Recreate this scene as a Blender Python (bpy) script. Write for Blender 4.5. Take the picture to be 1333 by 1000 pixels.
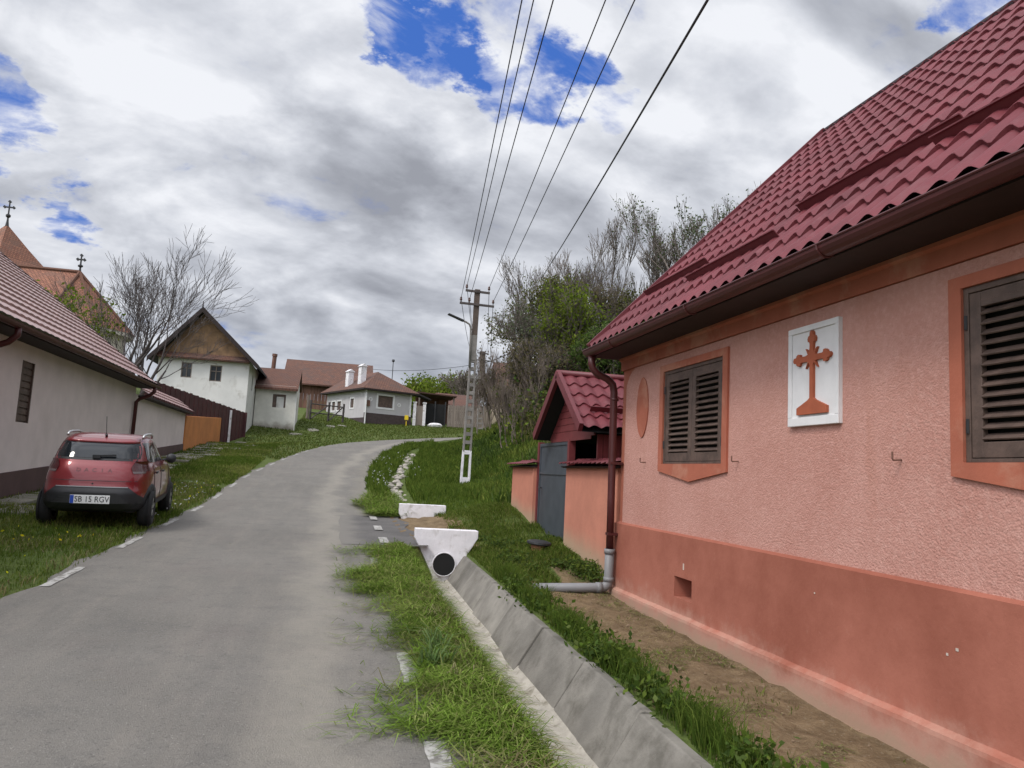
import bpy, bmesh, math, random
import numpy as np
from mathutils import Vector, Matrix

C = bpy.context.scene
COL = C.collection
for o in list(bpy.data.objects): bpy.data.objects.remove(o)
RNG = np.random.default_rng(11)
rad = math.radians

# ------------------------------------------------------------------ camera
EYE = np.array([0.0, 0.0, 1.42]); FPX = 1000.0
def cam_basis(yaw, pitch, roll):
    f = np.array([math.sin(yaw)*math.cos(pitch), math.cos(yaw)*math.cos(pitch), math.sin(pitch)])
    r0 = np.array([math.cos(yaw), -math.sin(yaw), 0.0]); u0 = np.cross(r0, f)
    c, s = math.cos(roll), math.sin(roll)
    return c*r0+s*u0, -s*r0+c*u0, f
CR, CU, CF = cam_basis(rad(12.75), rad(6.7), rad(2.92))
cd = bpy.data.cameras.new('camera'); cam = bpy.data.objects.new('camera', cd); COL.objects.link(cam)
cd.sensor_width = 36; cd.lens = 36*FPX/1333; cd.clip_start = 0.05; cd.clip_end = 3000
cam.matrix_world = Matrix(((CR[0], CU[0], -CF[0], EYE[0]), (CR[1], CU[1], -CF[1], EYE[1]), (CR[2], CU[2], -CF[2], EYE[2]), (0, 0, 0, 1)))
C.camera = cam
def ray(x, y): return CR*((x-666.5)/FPX)-CU*((y-500)/FPX)+CF
def at_y(x, y, Y): d = ray(x, y); return EYE+d*(Y/d[1])          # survey helpers: where a sight line meets a known depth or height
def at_z(x, y, Z): d = ray(x, y); return EYE+d*((Z-EYE[2])/d[2])

# ------------------------------------------------------------------ node helpers
def nd(nt, t, ins=None, **kw):
    n = nt.nodes.new(t)
    for k, v in kw.items(): setattr(n, k, v)
    if ins:
        for k, v in ins.items():
            s = n.inputs[k]
            if isinstance(v, bpy.types.NodeSocket): nt.links.new(v, s)
            else: s.default_value = v
    return n
def math_n(nt, op, a, b=None, c=None, clamp=False):
    n = nt.nodes.new('ShaderNodeMath'); n.operation = op; n.use_clamp = clamp
    for i, v in enumerate((a, b, c)):
        if v is None: continue
        if isinstance(v, bpy.types.NodeSocket): nt.links.new(v, n.inputs[i])
        else: n.inputs[i].default_value = v
    return n.outputs[0]
def mixc(nt, fac, a, b, mode='MIX'):
    n = nt.nodes.new('ShaderNodeMix'); n.data_type = 'RGBA'; n.blend_type = mode
    for s, v in ((n.inputs[0], fac), (n.inputs[6], a), (n.inputs[7], b)):
        if isinstance(v, bpy.types.NodeSocket): nt.links.new(v, s)
        else: s.default_value = (*v, 1) if isinstance(v, tuple) and len(v) == 3 else v
    return n.outputs[2]
def ss(nt, v, a, b, lo=0.0, hi=1.0):
    n = nt.nodes.new('ShaderNodeMapRange'); n.interpolation_type = 'SMOOTHSTEP'
    nt.links.new(v, n.inputs[0])
    for i, q in enumerate((a, b, lo, hi)): n.inputs[i+1].default_value = q
    return n.outputs[0]
def noise(nt, vec, scale, detail=4, rough=.55, dist=0.0):
    return nd(nt, 'ShaderNodeTexNoise', {'Vector': vec, 'Scale': scale, 'Detail': detail, 'Roughness': rough, 'Distortion': dist}).outputs[0]

# ------------------------------------------------------------------ world: sky with broken cloud
SUN_EL, SUN_AZ = rad(52), rad(236)     # azimuth clockwise from +Y
sun_dir = np.array([math.sin(SUN_AZ)*math.cos(SUN_EL), math.cos(SUN_AZ)*math.cos(SUN_EL), math.sin(SUN_EL)])
W = bpy.data.worlds.new('World'); C.world = W; W.use_nodes = True
nt = W.node_tree; nt.nodes.clear()
sky = nd(nt, 'ShaderNodeTexSky', sky_type='NISHITA', sun_disc=False, sun_elevation=SUN_EL, sun_rotation=SUN_AZ)
sky.air_density = 1.2; sky.dust_density = 0.4; sky.ozone_density = 2.0
tc = nd(nt, 'ShaderNodeTexCoord').outputs['Generated']
sp = nd(nt, 'ShaderNodeSeparateXYZ', {0: tc})
zc = math_n(nt, 'ADD', math_n(nt, 'MAXIMUM', sp.outputs[2], 0.0), 0.34)
px = math_n(nt, 'DIVIDE', sp.outputs[0], zc); py = math_n(nt, 'DIVIDE', sp.outputs[1], zc)
P = nd(nt, 'ShaderNodeCombineXYZ', {0: px, 1: py, 2: 3.7}).outputs[0]
mp = nd(nt, 'ShaderNodeMapping', {'Vector': P, 'Rotation': (0, 0, rad(-35)), 'Scale': (1.0, 1.25, 1)}).outputs[0]
nA = noise(nt, mp, 3.1, 10, .55, .35)
off = nd(nt, 'ShaderNodeVectorMath', {0: mp, 1: (-0.02, -0.11, 0.0)}, operation='ADD').outputs[0]
nB = noise(nt, off, 3.1, 6, .5, .35)
nL = noise(nt, mp, 1.3, 4, .5, .2)
nF = noise(nt, mp, 9.0, 8, .62, .5)
def blob(dirs):
    tot = None
    for dx, rr, amp in dirs:
        v = np.array(dx, float); v /= np.linalg.norm(v)
        dt = nd(nt, 'ShaderNodeVectorMath', {0: wd, 1: tuple(v)}, operation='DOT_PRODUCT').outputs['Value']
        g = math_n(nt, 'MULTIPLY', ss(nt, dt, math.cos(rr), 1.0), amp)
        tot = g if tot is None else math_n(nt, 'ADD', tot, g)
    return tot
# bend the direction a little so that openings and dark banks get ragged edges
nw = nd(nt, 'ShaderNodeTexNoise', {'Vector': mp, 'Scale': 4.5, 'Detail': 7.0, 'Roughness': .62})
wv = nd(nt, 'ShaderNodeVectorMath', {0: nw.outputs['Color'], 1: (.5, .5, .5)}, operation='SUBTRACT').outputs[0]
wv = nd(nt, 'ShaderNodeVectorMath', {0: wv, 'Scale': .26}, operation='SCALE').outputs[0]
wd = nd(nt, 'ShaderNodeVectorMath', {0: tc, 1: wv}, operation='ADD').outputs[0]
wd = nd(nt, 'ShaderNodeVectorMath', {0: wd}, operation='NORMALIZE').outputs[0]
def pdir(x, y): d = ray(x, y); return d/np.linalg.norm(d)
holes = blob([(pdir(570, 50), .075, .32), (pdir(630, 100), .055, .25), (pdir(722, 95), .065, .27), (pdir(525, 5), .06, .28), (pdir(680, 60), .10, .13), (pdir(15, 155), .07, .36), (pdir(555, 158), .03, .2), (pdir(95, 272), .04, .2), (pdir(1300, -15), .075, .42), (pdir(795, 150), .04, .18)])
cov = math_n(nt, 'SUBTRACT', math_n(nt, 'ADD', math_n(nt, 'ADD', nA, .22), math_n(nt, 'MULTIPLY', math_n(nt, 'SUBTRACT', nF, .5), .42)), holes)
mask = ss(nt, cov, .33, .60)
wsp = noise(nt, nd(nt, 'ShaderNodeMapping', {'Vector': mp, 'Rotation': (0, 0, rad(62)), 'Scale': (1.0, 1.9, 1)}).outputs[0], 4.2, 9, .60, .5)
mask = math_n(nt, 'MAXIMUM', mask, ss(nt, wsp, .47, .72, 0, .8))
relief = math_n(nt, 'MULTIPLY', math_n(nt, 'SUBTRACT', nA, nB), 2.5)
dark = blob([(pdir(480, 190), .16, .18), (pdir(590, 235), .13, .15), (pdir(540, 350), .22, .13), (pdir(330, 170), .14, .08), (pdir(450, 430), .22, .15), (pdir(820, 290), .16, .20), (pdir(120, 330), .15, .08)])
lite = blob([(pdir(950, 110), .36, .16), (pdir(150, 60), .22, .16), (pdir(130, 230), .16, .12), (pdir(540, 110), .07, .16), (pdir(600, 200), .05, .12), (pdir(330, 60), .16, .14)])
sh = math_n(nt, 'ADD', math_n(nt, 'ADD', .71, relief), math_n(nt, 'MULTIPLY', math_n(nt, 'SUBTRACT', nL, .5), .55))
sh = math_n(nt, 'ADD', sh, math_n(nt, 'MULTIPLY', math_n(nt, 'SUBTRACT', nF, .5), .42))
sh = math_n(nt, 'ADD', math_n(nt, 'SUBTRACT', sh, dark), lite)
sh = math_n(nt, 'ADD', sh, ss(nt, cov, .44, .66, .14, 0.0))
sh = math_n(nt, 'MULTIPLY_ADD', sh, .86, .04)
cr = nd(nt, 'ShaderNodeValToRGB', {0: sh})
el = cr.color_ramp.elements
el[0].position = .02; el[0].color = (.27, .283, .322, 1)
el[1].position = 1.0; el[1].color = (.72, .735, .775, 1)
e = el.new(.36); e.color = (.39, .408, .455, 1)
e = el.new(.66); e.color = (.54, .56, .61, 1)
cl = nd(nt, 'ShaderNodeVectorMath', {0: cr.outputs[0], 'Scale': 10.0}, operation='SCALE').outputs[0]
# far cloud near the horizon turns bluish grey
hz = ss(nt, sp.outputs[2], .0, .24, .66, 0.0)
cl = mixc(nt, hz, cl, (3.0, 3.35, 4.0))
# unseen cloud towards the hidden sun, behind the camera, is brightened to light the scene
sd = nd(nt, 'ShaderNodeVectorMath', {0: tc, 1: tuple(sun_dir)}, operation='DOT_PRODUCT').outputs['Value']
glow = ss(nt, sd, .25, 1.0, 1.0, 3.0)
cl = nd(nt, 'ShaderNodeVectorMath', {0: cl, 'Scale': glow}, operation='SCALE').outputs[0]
blue = mixc(nt, .8, sky.outputs[0], (0.34, 1.25, 5.0))
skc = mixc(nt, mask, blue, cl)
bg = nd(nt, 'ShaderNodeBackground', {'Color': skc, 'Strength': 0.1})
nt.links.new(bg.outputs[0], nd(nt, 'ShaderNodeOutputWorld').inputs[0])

sl = bpy.data.lights.new('sun', 'SUN'); sl.energy = 1.5; sl.angle = rad(14); sl.color = (1.0, .95, .88)
so = bpy.data.objects.new('sun', sl); COL.objects.link(so)
so.rotation_euler = Vector(sun_dir).to_track_quat('Z', 'Y').to_euler()
C.view_settings.view_transform = 'Standard'; C.view_settings.look = 'None'; C.view_settings.gamma = 1
C.view_settings.exposure = 0.30

# ------------------------------------------------------------------ materials
MATS = {}
def mat(name, col, rough=.8, var=.12, vscale=3.0, bump=0.0, bscale=40.0, metal=0.0, spec=.4, col2=None, c2scale=1.0, c2lo=.5, c2hi=.65, coat=0.0, vert=1.0):
    if name in MATS: return MATS[name]
    m = bpy.data.materials.new(name); m.use_nodes = True; t = m.node_tree
    b = t.nodes['Principled BSDF']
    pos = nd(t, 'ShaderNodeTexCoord').outputs['Object']
    if vert != 1.0: pos = nd(t, 'ShaderNodeMapping', {'Vector': pos, 'Scale': (1, 1, vert)}).outputs[0]
    n = noise(t, pos, vscale, 6, .6)
    c = mixc(t, ss(t, n, .3, .7), tuple(max(0, q*(1-var)) for q in col), tuple(min(1, q*(1+var)) for q in col))
    if col2:
        n2 = noise(t, pos, c2scale, 7, .62, .3)
        c = mixc(t, ss(t, n2, c2lo, c2hi), c, col2)
    t.links.new(c, b.inputs['Base Color'])
    b.inputs['Roughness'].default_value = rough; b.inputs['Metallic'].default_value = metal
    b.inputs['Specular IOR Level'].default_value = spec; b.inputs['Coat Weight'].default_value = coat
    if bump:
        nb = noise(t, pos, bscale, 3, .6)
        bn = nd(t, 'ShaderNodeBump', {'Height': nb, 'Strength': min(1.0, bump), 'Distance': .01*max(1, bump)})
        t.links.new(bn.outputs[0], b.inputs['Normal'])
    MATS[name] = m
    return m
M = {}
M['frame'] = mat('salmon_paint', (.375, .115, .068), .85, .08, 4, .25, 60, col2=(.44, .19, .125), c2scale=2.2)
M['shutter'] = mat('dark_brown_wood', (.095, .062, .049), .6, .3, 9, .25, 60, spec=.5)
M['roof'] = mat('red_metal_tile', (.135, .026, .033), .58, .22, 1.1, .2, 60, spec=.3, col2=(.155, .042, .048), c2scale=5)
M['roof_trim'] = mat('red_sheet_metal', (.125, .020, .026), .5, .08, 3, spec=.5)
M['gutter'] = mat('brown_red_gutter', (.070, .014, .014), .45, .1, 4, spec=.5)
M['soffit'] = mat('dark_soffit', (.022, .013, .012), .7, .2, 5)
M['white'] = mat('white_paint', (.70, .69, .69), .75, .05, 6, .1, 80)
M['white_conc'] = mat('whitewashed_concrete', (.72, .70, .72), .85, .08, 5, .3, 50, col2=(.36, .33, .30), c2scale=4.5, c2lo=.50, c2hi=.74)
M['cross'] = mat('orange_brown_paint', (.36, .095, .045), .8, .1, 8)
M['conc'] = mat('grey_concrete', (.205, .190, .165), .92, .25, 2.0, .5, 45, col2=(.12, .11, .092), c2scale=3.0, c2lo=.44, c2hi=.72)
def vary_each(m, lo, hi):
    t = m.node_tree; b = t.nodes['Principled BSDF']; src = b.inputs['Base Color'].links[0].from_socket
    k = nd(t, 'ShaderNodeMapRange', {0: nd(t, 'ShaderNodeObjectInfo').outputs['Random'], 3: lo, 4: hi}).outputs[0]
    v = nd(t, 'ShaderNodeVectorMath', {0: src, 'Scale': k}, operation='SCALE').outputs[0]; t.links.new(v, b.inputs['Base Color'])
vary_each(M['conc'], .82, 1.18)
M['sed'] = mat('pale_sediment', (.36, .33, .28), .95, .2, 6, .9, 30, col2=(.16, .14, .10), c2scale=7, c2lo=.5, c2hi=.7)
M['pole_conc'] = mat('weathered_pole_concrete', (.20, .185, .17), .9, .2, 4, .3, 50)
M['pole_brown'] = mat('brown_weathered_pole', (.095, .072, .060), .9, .2, 4, .3, 50)
M['ridge'] = mat('dark_ridge_sheet', (.030, .012, .014), .6, .1)
M['terracotta_pale'] = mat('bare_plaster_chip', (.52, .46, .40), .9, .1)
M['pvc'] = mat('grey_plastic_pipe', (.20, .20, .205), .5, .06, 4)
M['dark'] = mat('black_void', (.012, .012, .012), .9, .1)
M['wire'] = mat('black_cable', (.02, .02, .022), .6, .1)
M['metal_dark'] = mat('dark_metal', (.05, .05, .052), .5, .1, 6, metal=.6)
M['insul'] = mat('insulator_glaze', (.10, .05, .04), .3, .1)
M['soil'] = mat('dry_soil', (.20, .14, .09), .95, .25, 4, .8, 30)
M['lhouse'] = mat('grey_pink_render', (.68, .59, .575), .92, .07, 1.2, .35, 50, col2=(.60, .52, .50), c2scale=.8, c2lo=.5, c2hi=.8)
M['lplinth'] = mat('brown_plinth_paint', (.095, .055, .052), .85, .12, 2, .3, 40)
M['lroof'] = mat('pale_red_tile', (.38, .235, .22), .36, .10, 2, spec=.6, col2=(.33, .19, .175), c2scale=1.5)
M['orange'] = mat('orange_wall_paint', (.52, .20, .06), .9, .12, 1.2, .2, 40)
M['burg'] = mat('burgundy_boards', (.060, .016, .018), .6, .25, 3, spec=.4)
M['lime'] = mat('old_lime_wash', (.66, .655, .63), .93, .07, 1.0, .3, 30, col2=(.42, .40, .36), c2scale=1.3, c2lo=.55, c2hi=.75)
M['mud'] = mat('mud_plaster_gable', (.24, .15, .085), .95, .25, 2.2, .5, 20, col2=(.13, .085, .055), c2scale=2.0, c2lo=.5, c2hi=.7)
M['grey_house'] = mat('light_grey_render', (.46, .44, .45), .9, .05, 2, .2, 40)
M['dark_tile_plinth'] = mat('dark_plinth_tile', (.060, .042, .042), .6, .2, 5)
M['oldwood'] = mat('weathered_wood', (.16, .085, .062), .9, .3, 5, .4, 30, vert=.15)
M['greywood'] = mat('grey_wood', (.20, .165, .14), .9, .25, 5, .4, 30, vert=.15)
M['bark'] = mat('bark', (.150, .125, .108), .95, .3, 6, .6, 30)
M['bark_dark'] = mat('dark_bark', (.080, .068, .066), .95, .3, 6, .5, 30)
M['twig'] = mat('brown_twigs', (.175, .14, .115), .95, .25, 2)
M['yellow'] = mat('yellow_paint', (.70, .50, .02), .5, .05)
M['slab'] = mat('paving_slab', (.22, .205, .17), .95, .2, 2, .5, 30, col2=(.12, .13, .06), c2scale=2.5, c2lo=.5, c2hi=.7)
M['stone'] = mat('pale_stone', (.36, .33, .29), .95, .2, 5, .5, 20)
M['cream'] = mat('cream_church_render', (.60, .56, .47), .93, .08, .6, .2, 20)
M['board_red'] = mat('dark_red_boards', (.15, .030, .032), .55, .12, 6)
M['door_grey'] = mat('slate_grey_door', (.055, .065, .078), .5, .15, 4)
M['terracotta'] = mat('terracotta', (.42, .19, .11), .85, .1, 6)
M['blackplastic'] = mat('black_plastic', (.025, .026, .028), .5, .1, 6)

def attr_mat(name, rough=.7, trans=.25, tint=1.0):
    m = bpy.data.materials.new(name); m.use_nodes = True; t = m.node_tree; t.nodes.clear()
    a = nd(t, 'ShaderNodeAttribute', attribute_name='tone').outputs['Color']
    d = nd(t, 'ShaderNodeBsdfDiffuse', {'Color': a, 'Roughness': .5})
    tr = nd(t, 'ShaderNodeBsdfTranslucent', {'Color': a})
    mx = nd(t, 'ShaderNodeMixShader', {0: trans, 1: d.outputs[0], 2: tr.outputs[0]})
    t.links.new(mx.outputs[0], nd(t, 'ShaderNodeOutputMaterial').inputs[0])
    return m
M['blade'] = attr_mat('grass_blades', trans=.36)
M['leaf'] = attr_mat('leaves', trans=.38)

def old_tile_mat(name, c1, c2, c3, sc=(1, 1, 1), moss=None):
    m = bpy.data.materials.new(name); m.use_nodes = True; t = m.node_tree; b = t.nodes['Principled BSDF']
    uv = nd(t, 'ShaderNodeUVMap').outputs[0]
    br = nd(t, 'ShaderNodeTexBrick', {'Vector': uv, 'Color1': (*c1, 1), 'Color2': (*c2, 1), 'Mortar': (*[q*.35 for q in c1], 1), 'Scale': 1.0, 'Mortar Size': .022, 'Brick Width': .2, 'Row Height': .17, 'Bias': 0.0, 'Mortar Smooth': .3})
    n = noise(t, uv, .8, 6, .65)
    c = mixc(t, ss(t, n, .42, .68, 0, .8), br.outputs[0], c3)
    t.links.new(c, b.inputs['Base Color']); b.inputs['Roughness'].default_value = .9
    bn = nd(t, 'ShaderNodeBump', {'Height': br.outputs['Fac'], 'Strength': .6, 'Distance': .03}, invert=True)
    t.links.new(bn.outputs[0], b.inputs['Normal'])
    return m
M['church_tile'] = old_tile_mat('church_clay_tile', (.32, .14, .085), (.22, .09, .06), (.17, .095, .07))
M['brown_tile'] = old_tile_mat('brown_clay_tile', (.165, .075, .05), (.12, .055, .04), (.085, .05, .042))
M['rust_tile'] = old_tile_mat('rusty_clay_tile', (.185, .085, .056), (.12, .058, .043), (.085, .054, .046))
M['dark_tile'] = old_tile_mat('dark_weathered_tile', (.05, .043, .045), (.04, .034, .036), (.03, .026, .027))

def stucco_mat():
    m = bpy.data.materials.new('pink_roughcast'); m.use_nodes = True; t = m.node_tree; b = t.nodes['Principled BSDF']
    pos = nd(t, 'ShaderNodeTexCoord').outputs['Object']
    n = noise(t, pos, 1.1, 6, .6)
    c = mixc(t, ss(t, n, .3, .7), (.475, .236, .190), (.535, .285, .235))
    n3 = noise(t, pos, 26, 4, .65)
    c = mixc(t, ss(t, n3, .42, .70, 0, .35), c, (.66, .40, .34))
    n2 = noise(t, nd(t, 'ShaderNodeMapping', {'Vector': pos, 'Scale': (1, 1, .25)}).outputs[0], 2.2, 6, .7)
    c = mixc(t, ss(t, n2, .54, .74, 0, .5), c, (.44, .205, .15))
    t.links.new(c, b.inputs['Base Color']); b.inputs['Roughness'].default_value = .95; b.inputs['Specular IOR Level'].default_value = .2
    v = nd(t, 'ShaderNodeTexVoronoi', {'Vector': pos, 'Scale': 75.0, 'Randomness': 1.0}).outputs['Distance']
    h = math_n(t, 'ADD', math_n(t, 'MULTIPLY', v, -.6), noise(t, pos, 58, 5, .7))
    bn = nd(t, 'ShaderNodeBump', {'Height': h, 'Strength': .62, 'Distance': .012})
    t.links.new(bn.outputs[0], b.inputs['Normal'])
    return m
M['stucco'] = stucco_mat()

def plinth_mat():
    m = bpy.data.materials.new('red_brown_plinth'); m.use_nodes = True; t = m.node_tree; b = t.nodes['Principled BSDF']
    pos = nd(t, 'ShaderNodeNewGeometry').outputs['Position']
    n = noise(t, pos, 1.0, 7, .65)
    c = mixc(t, ss(t, n, .3, .72), (.27, .088, .057), (.40, .148, .102))
    z = nd(t, 'ShaderNodeSeparateXYZ', {0: pos})
    # rain-splash stain: pale dusty salts near the soil, with a ragged upper edge
    hgt = math_n(t, 'ADD', math_n(t, 'SUBTRACT', z.outputs[2], math_n(t, 'MULTIPLY', z.outputs[1], .02)), math_n(t, 'MULTIPLY', math_n(t, 'SUBTRACT', noise(t, pos, 2.4, 6, .7), .5), .55))
    c = mixc(t, ss(t, hgt, .16, -.06, 0, .62), c, (.50, .315, .245))
    c = mixc(t, ss(t, hgt, .0, -.14, 0, .6), c, (.36, .27, .19))
    n4 = noise(t, pos, 9, 6, .7)
    c = mixc(t, ss(t, n4, .60, .72, 0, .22), c, (.46, .24, .18))
    t.links.new(c, b.inputs['Base Color']); b.inputs['Roughness'].default_value = .9; b.inputs['Specular IOR Level'].default_value = .25
    bn = nd(t, 'ShaderNodeBump', {'Height': noise(t, pos, 35, 4, .6), 'Strength': .3, 'Distance': .008})
    t.links.new(bn.outputs[0], b.inputs['Normal'])
    return m
M['plinth'] = plinth_mat()

def wall_dirty_mat(name, col, dirt, z0, dz, slope=0.0, amp=.5, y0=0.0):
    m = bpy.data.materials.new(name); m.use_nodes = True; t = m.node_tree; b = t.nodes['Principled BSDF']
    pos = nd(t, 'ShaderNodeNewGeometry').outputs['Position']
    n = noise(t, pos, 1.4, 7, .65)
    c = mixc(t, ss(t, n, .3, .72), tuple(q*.88 for q in col), tuple(q*1.1 for q in col))
    z = nd(t, 'ShaderNodeSeparateXYZ', {0: pos})
    h = math_n(t, 'SUBTRACT', z.outputs[2], math_n(t, 'MULTIPLY', math_n(t, 'SUBTRACT', z.outputs[1], y0), slope))
    h = math_n(t, 'ADD', h, math_n(t, 'MULTIPLY', math_n(t, 'SUBTRACT', noise(t, pos, 1.7, 6, .7), .5), amp*2))
    c = mixc(t, ss(t, h, z0+dz, z0, 0, .85), c, dirt)
    t.links.new(c, b.inputs['Base Color']); b.inputs['Roughness'].default_value = .93; b.inputs['Specular IOR Level'].default_value = .2
    bn = nd(t, 'ShaderNodeBump', {'Height': noise(t, pos, 30, 4, .6), 'Strength': .3, 'Distance': .01})
    t.links.new(bn.outputs[0], b.inputs['Normal'])
    return m
M['garden_wall'] = wall_dirty_mat('salmon_garden_wall', (.52, .215, .148), (.40, .31, .21), .22, .40, .09, .16, 9.0)
M['damp_lime'] = wall_dirty_mat('damp_lime_wash', (.68, .665, .61), (.21, .18, .145), 3.35, .55, 0, .45)

def road_mat():
    m = bpy.data.materials.new('worn_asphalt'); m.use_nodes = True; t = m.node_tree; b = t.nodes['Principled BSDF']
    pos = nd(t, 'ShaderNodeNewGeometry').outputs['Position']
    uv = nd(t, 'ShaderNodeSeparateXYZ', {0: nd(t, 'ShaderNodeUVMap').outputs[0]})
    n = noise(t, pos, .7, 6, .6)
    c = mixc(t, ss(t, n, .3, .7), (.142, .133, .119), (.182, .170, .152))
    st = nd(t, 'ShaderNodeMapping', {'Vector': pos, 'Scale': (3.0, .35, 1)}).outputs[0]
    c = mixc(t, ss(t, noise(t, st, 1.6, 7, .7), .42, .70, 0, .6), c, (.205, .186, .162))
    c = mixc(t, ss(t, noise(t, pos, 3.5, 8, .72), .48, .70, 0, .6), c, (.112, .107, .100))
    c = mixc(t, ss(t, noise(t, pos, 1.1, 4, .6), .52, .70, 0, .35), c, (.15, .128, .118))
    sp_ = noise(t, pos, 70, 3, .7)
    c = mixc(t, ss(t, sp_, .52, .70, 0, .45), c, (.27, .255, .235))
    c = mixc(t, ss(t, noise(t, pos, 48, 3, .7), .54, .68, 0, .6), c, (.085, .080, .076))
    vr = nd(t, 'ShaderNodeTexVoronoi', {'Vector': pos, 'Scale': 26.0}).outputs['Distance']
    c = mixc(t, ss(t, vr, .16, .07, 0, .55), c, (.31, .295, .27))
    # strip of pale dust swept to the right of the wheel track
    wob = math_n(t, 'MULTIPLY', math_n(t, 'SUBTRACT', noise(t, pos, .6, 5, .65), .5), 1.3)
    u = math_n(t, 'ADD', uv.outputs[0], wob)
    d1 = math_n(t, 'MULTIPLY', ss(t, u, .35, .85), ss(t, u, 1.25, .85))
    c = mixc(t, math_n(t, 'MULTIPLY', d1, math_n(t, 'ADD', .12, math_n(t, 'MULTIPLY', noise(t, pos, 9, 5, .7), .7))), c, (.30, .275, .23))
    d2 = math_n(t, 'MULTIPLY', ss(t, u, 1.25, 1.6), math_n(t, 'MULTIPLY', noise(t, pos, 14, 5, .7), .55))
    c = mixc(t, d2, c, (.25, .225, .175))
    t.links.new(c, b.inputs['Base Color']); b.inputs['Roughness'].default_value = .85; b.inputs['Specular IOR Level'].default_value = .3
    h = math_n(t, 'ADD', noise(t, pos, 110, 3, .7), math_n(t, 'MULTIPLY', noise(t, pos, 6, 4, .6), .8))
    bn = nd(t, 'ShaderNodeBump', {'Height': h, 'Strength': .7, 'Distance': .016})
    t.links.new(bn.outputs[0], b.inputs['Normal'])
    return m
M['road'] = road_mat()
def apron_mat():
    m = bpy.data.materials.new('newer_dark_asphalt'); m.use_nodes = True; t = m.node_tree; b = t.nodes['Principled BSDF']
    pos = nd(t, 'ShaderNodeNewGeometry').outputs['Position']; x = nd(t, 'ShaderNodeSeparateXYZ', {0: pos}).outputs[0]
    c = mixc(t, ss(t, noise(t, pos, 2, 6, .6), .3, .7), (.082, .077, .074), (.112, .105, .100))
    c = mixc(t, ss(t, noise(t, pos, 60, 3, .7), .54, .70, 0, .5), c, (.21, .20, .19))
    w = math_n(t, 'ADD', x, math_n(t, 'MULTIPLY', math_n(t, 'SUBTRACT', noise(t, pos, 2.2, 6, .7), .5), .7))
    c = mixc(t, ss(t, w, .62, .25), c, (.165, .154, .138))
    t.links.new(c, b.inputs['Base Color']); b.inputs['Roughness'].default_value = .88; b.inputs['Specular IOR Level'].default_value = .3
    bn = nd(t, 'ShaderNodeBump', {'Height': noise(t, pos, 100, 3, .7), 'Strength': .45, 'Distance': .012}); t.links.new(bn.outputs[0], b.inputs['Normal'])
    return m
M['asphalt_dark'] = apron_mat()
M['dash'] = mat('worn_white_marking', (.37, .36, .34), .85, .1, 8, .3, 80, col2=(.165, .155, .14), c2scale=16, c2lo=.44, c2hi=.60)

def ground_mat():
    m = bpy.data.materials.new('ground_soil'); m.use_nodes = True; t = m.node_tree; b = t.nodes['Principled BSDF']
    pos = nd(t, 'ShaderNodeNewGeometry').outputs['Position']
    a = nd(t, 'ShaderNodeAttribute', attribute_name='bare').outputs['Fac']
    n = noise(t, pos, 2.2, 7, .65)
    g = mixc(t, ss(t, n, .3, .7), (.065, .095, .022), (.105, .135, .036))
    g = mixc(t, ss(t, noise(t, pos, .35, 5, .6), .52, .72, 0, .5), g, (.12, .125, .045))
    g = mixc(t, ss(t, noise(t, pos, 22, 6, .75), .46, .66, 0, .75), g, (.035, .05, .014))
    g = mixc(t, ss(t, noise(t, pos, 40, 4, .75), .55, .70, 0, .5), g, (.17, .18, .065))
    s = mixc(t, ss(t, noise(t, pos, 5, 7, .7), .3, .7), (.12, .082, .046), (.225, .162, .095))
    s = mixc(t, ss(t, noise(t, pos, 28, 4, .7), .55, .70, 0, .5), s, (.30, .25, .185))
    f = ss(t, math_n(t, 'ADD', a, math_n(t, 'MULTIPLY', math_n(t, 'SUBTRACT', noise(t, pos, 5, 6, .7), .5), .9)), .35, .65)
    c = mixc(t, f, g, s)
    t.links.new(c, b.inputs['Base Color']); b.inputs['Roughness'].default_value = .96; b.inputs['Specular IOR Level'].default_value = .15
    h = math_n(t, 'ADD', noise(t, pos, 25, 5, .7), math_n(t, 'MULTIPLY', noise(t, pos, 5, 4, .6), 2.0))
    bn = nd(t, 'ShaderNodeBump', {'Height': h, 'Strength': .8, 'Distance': .03})
    t.links.new(bn.outputs[0], b.inputs['Normal'])
    return m
M['ground'] = ground_mat()

def car_paint():
    m = bpy.data.materials.new('red_car_paint'); m.use_nodes = True; t = m.node_tree; b = t.nodes['Principled BSDF']
    b.inputs['Base Color'].default_value = (.27, .016, .022, 1); b.inputs['Metallic'].default_value = .25
    b.inputs['Roughness'].default_value = .32; b.inputs['Coat Weight'].default_value = .8; b.inputs['Coat Roughness'].default_value = .06
    pos = nd(t, 'ShaderNodeTexCoord').outputs['Object']
    c = mixc(t, ss(t, noise(t, pos, 2.5, 5, .6), .4, .8, 0, .35), (.19, .010, .015), (.22, .024, .028))
    t.links.new(c, b.inputs['Base Color'])
    return m
M['paint'] = car_paint()
def simple(name, col, rough, metal=0, spec=.5, trans=0):
    m = bpy.data.materials.new(name); m.use_nodes = True; b = m.node_tree.nodes['Principled BSDF']
    b.inputs['Base Color'].default_value = (*col, 1); b.inputs['Roughness'].default_value = rough; b.inputs['Metallic'].default_value = metal
    b.inputs['Specular IOR Level'].default_value = spec; b.inputs['Transmission Weight'].default_value = trans
    return m
M['glass'] = simple('tinted_glass', (.014, .017, .020), .06, 0, .45)
M['pane'] = simple('window_pane', (.03, .035, .04), .12, 0, .7)
M['tyre'] = mat('tyre_rubber', (.018, .018, .019), .85, .15, 20)
M['rim'] = simple('grey_rim', (.42, .43, .44), .3, .9)
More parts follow.
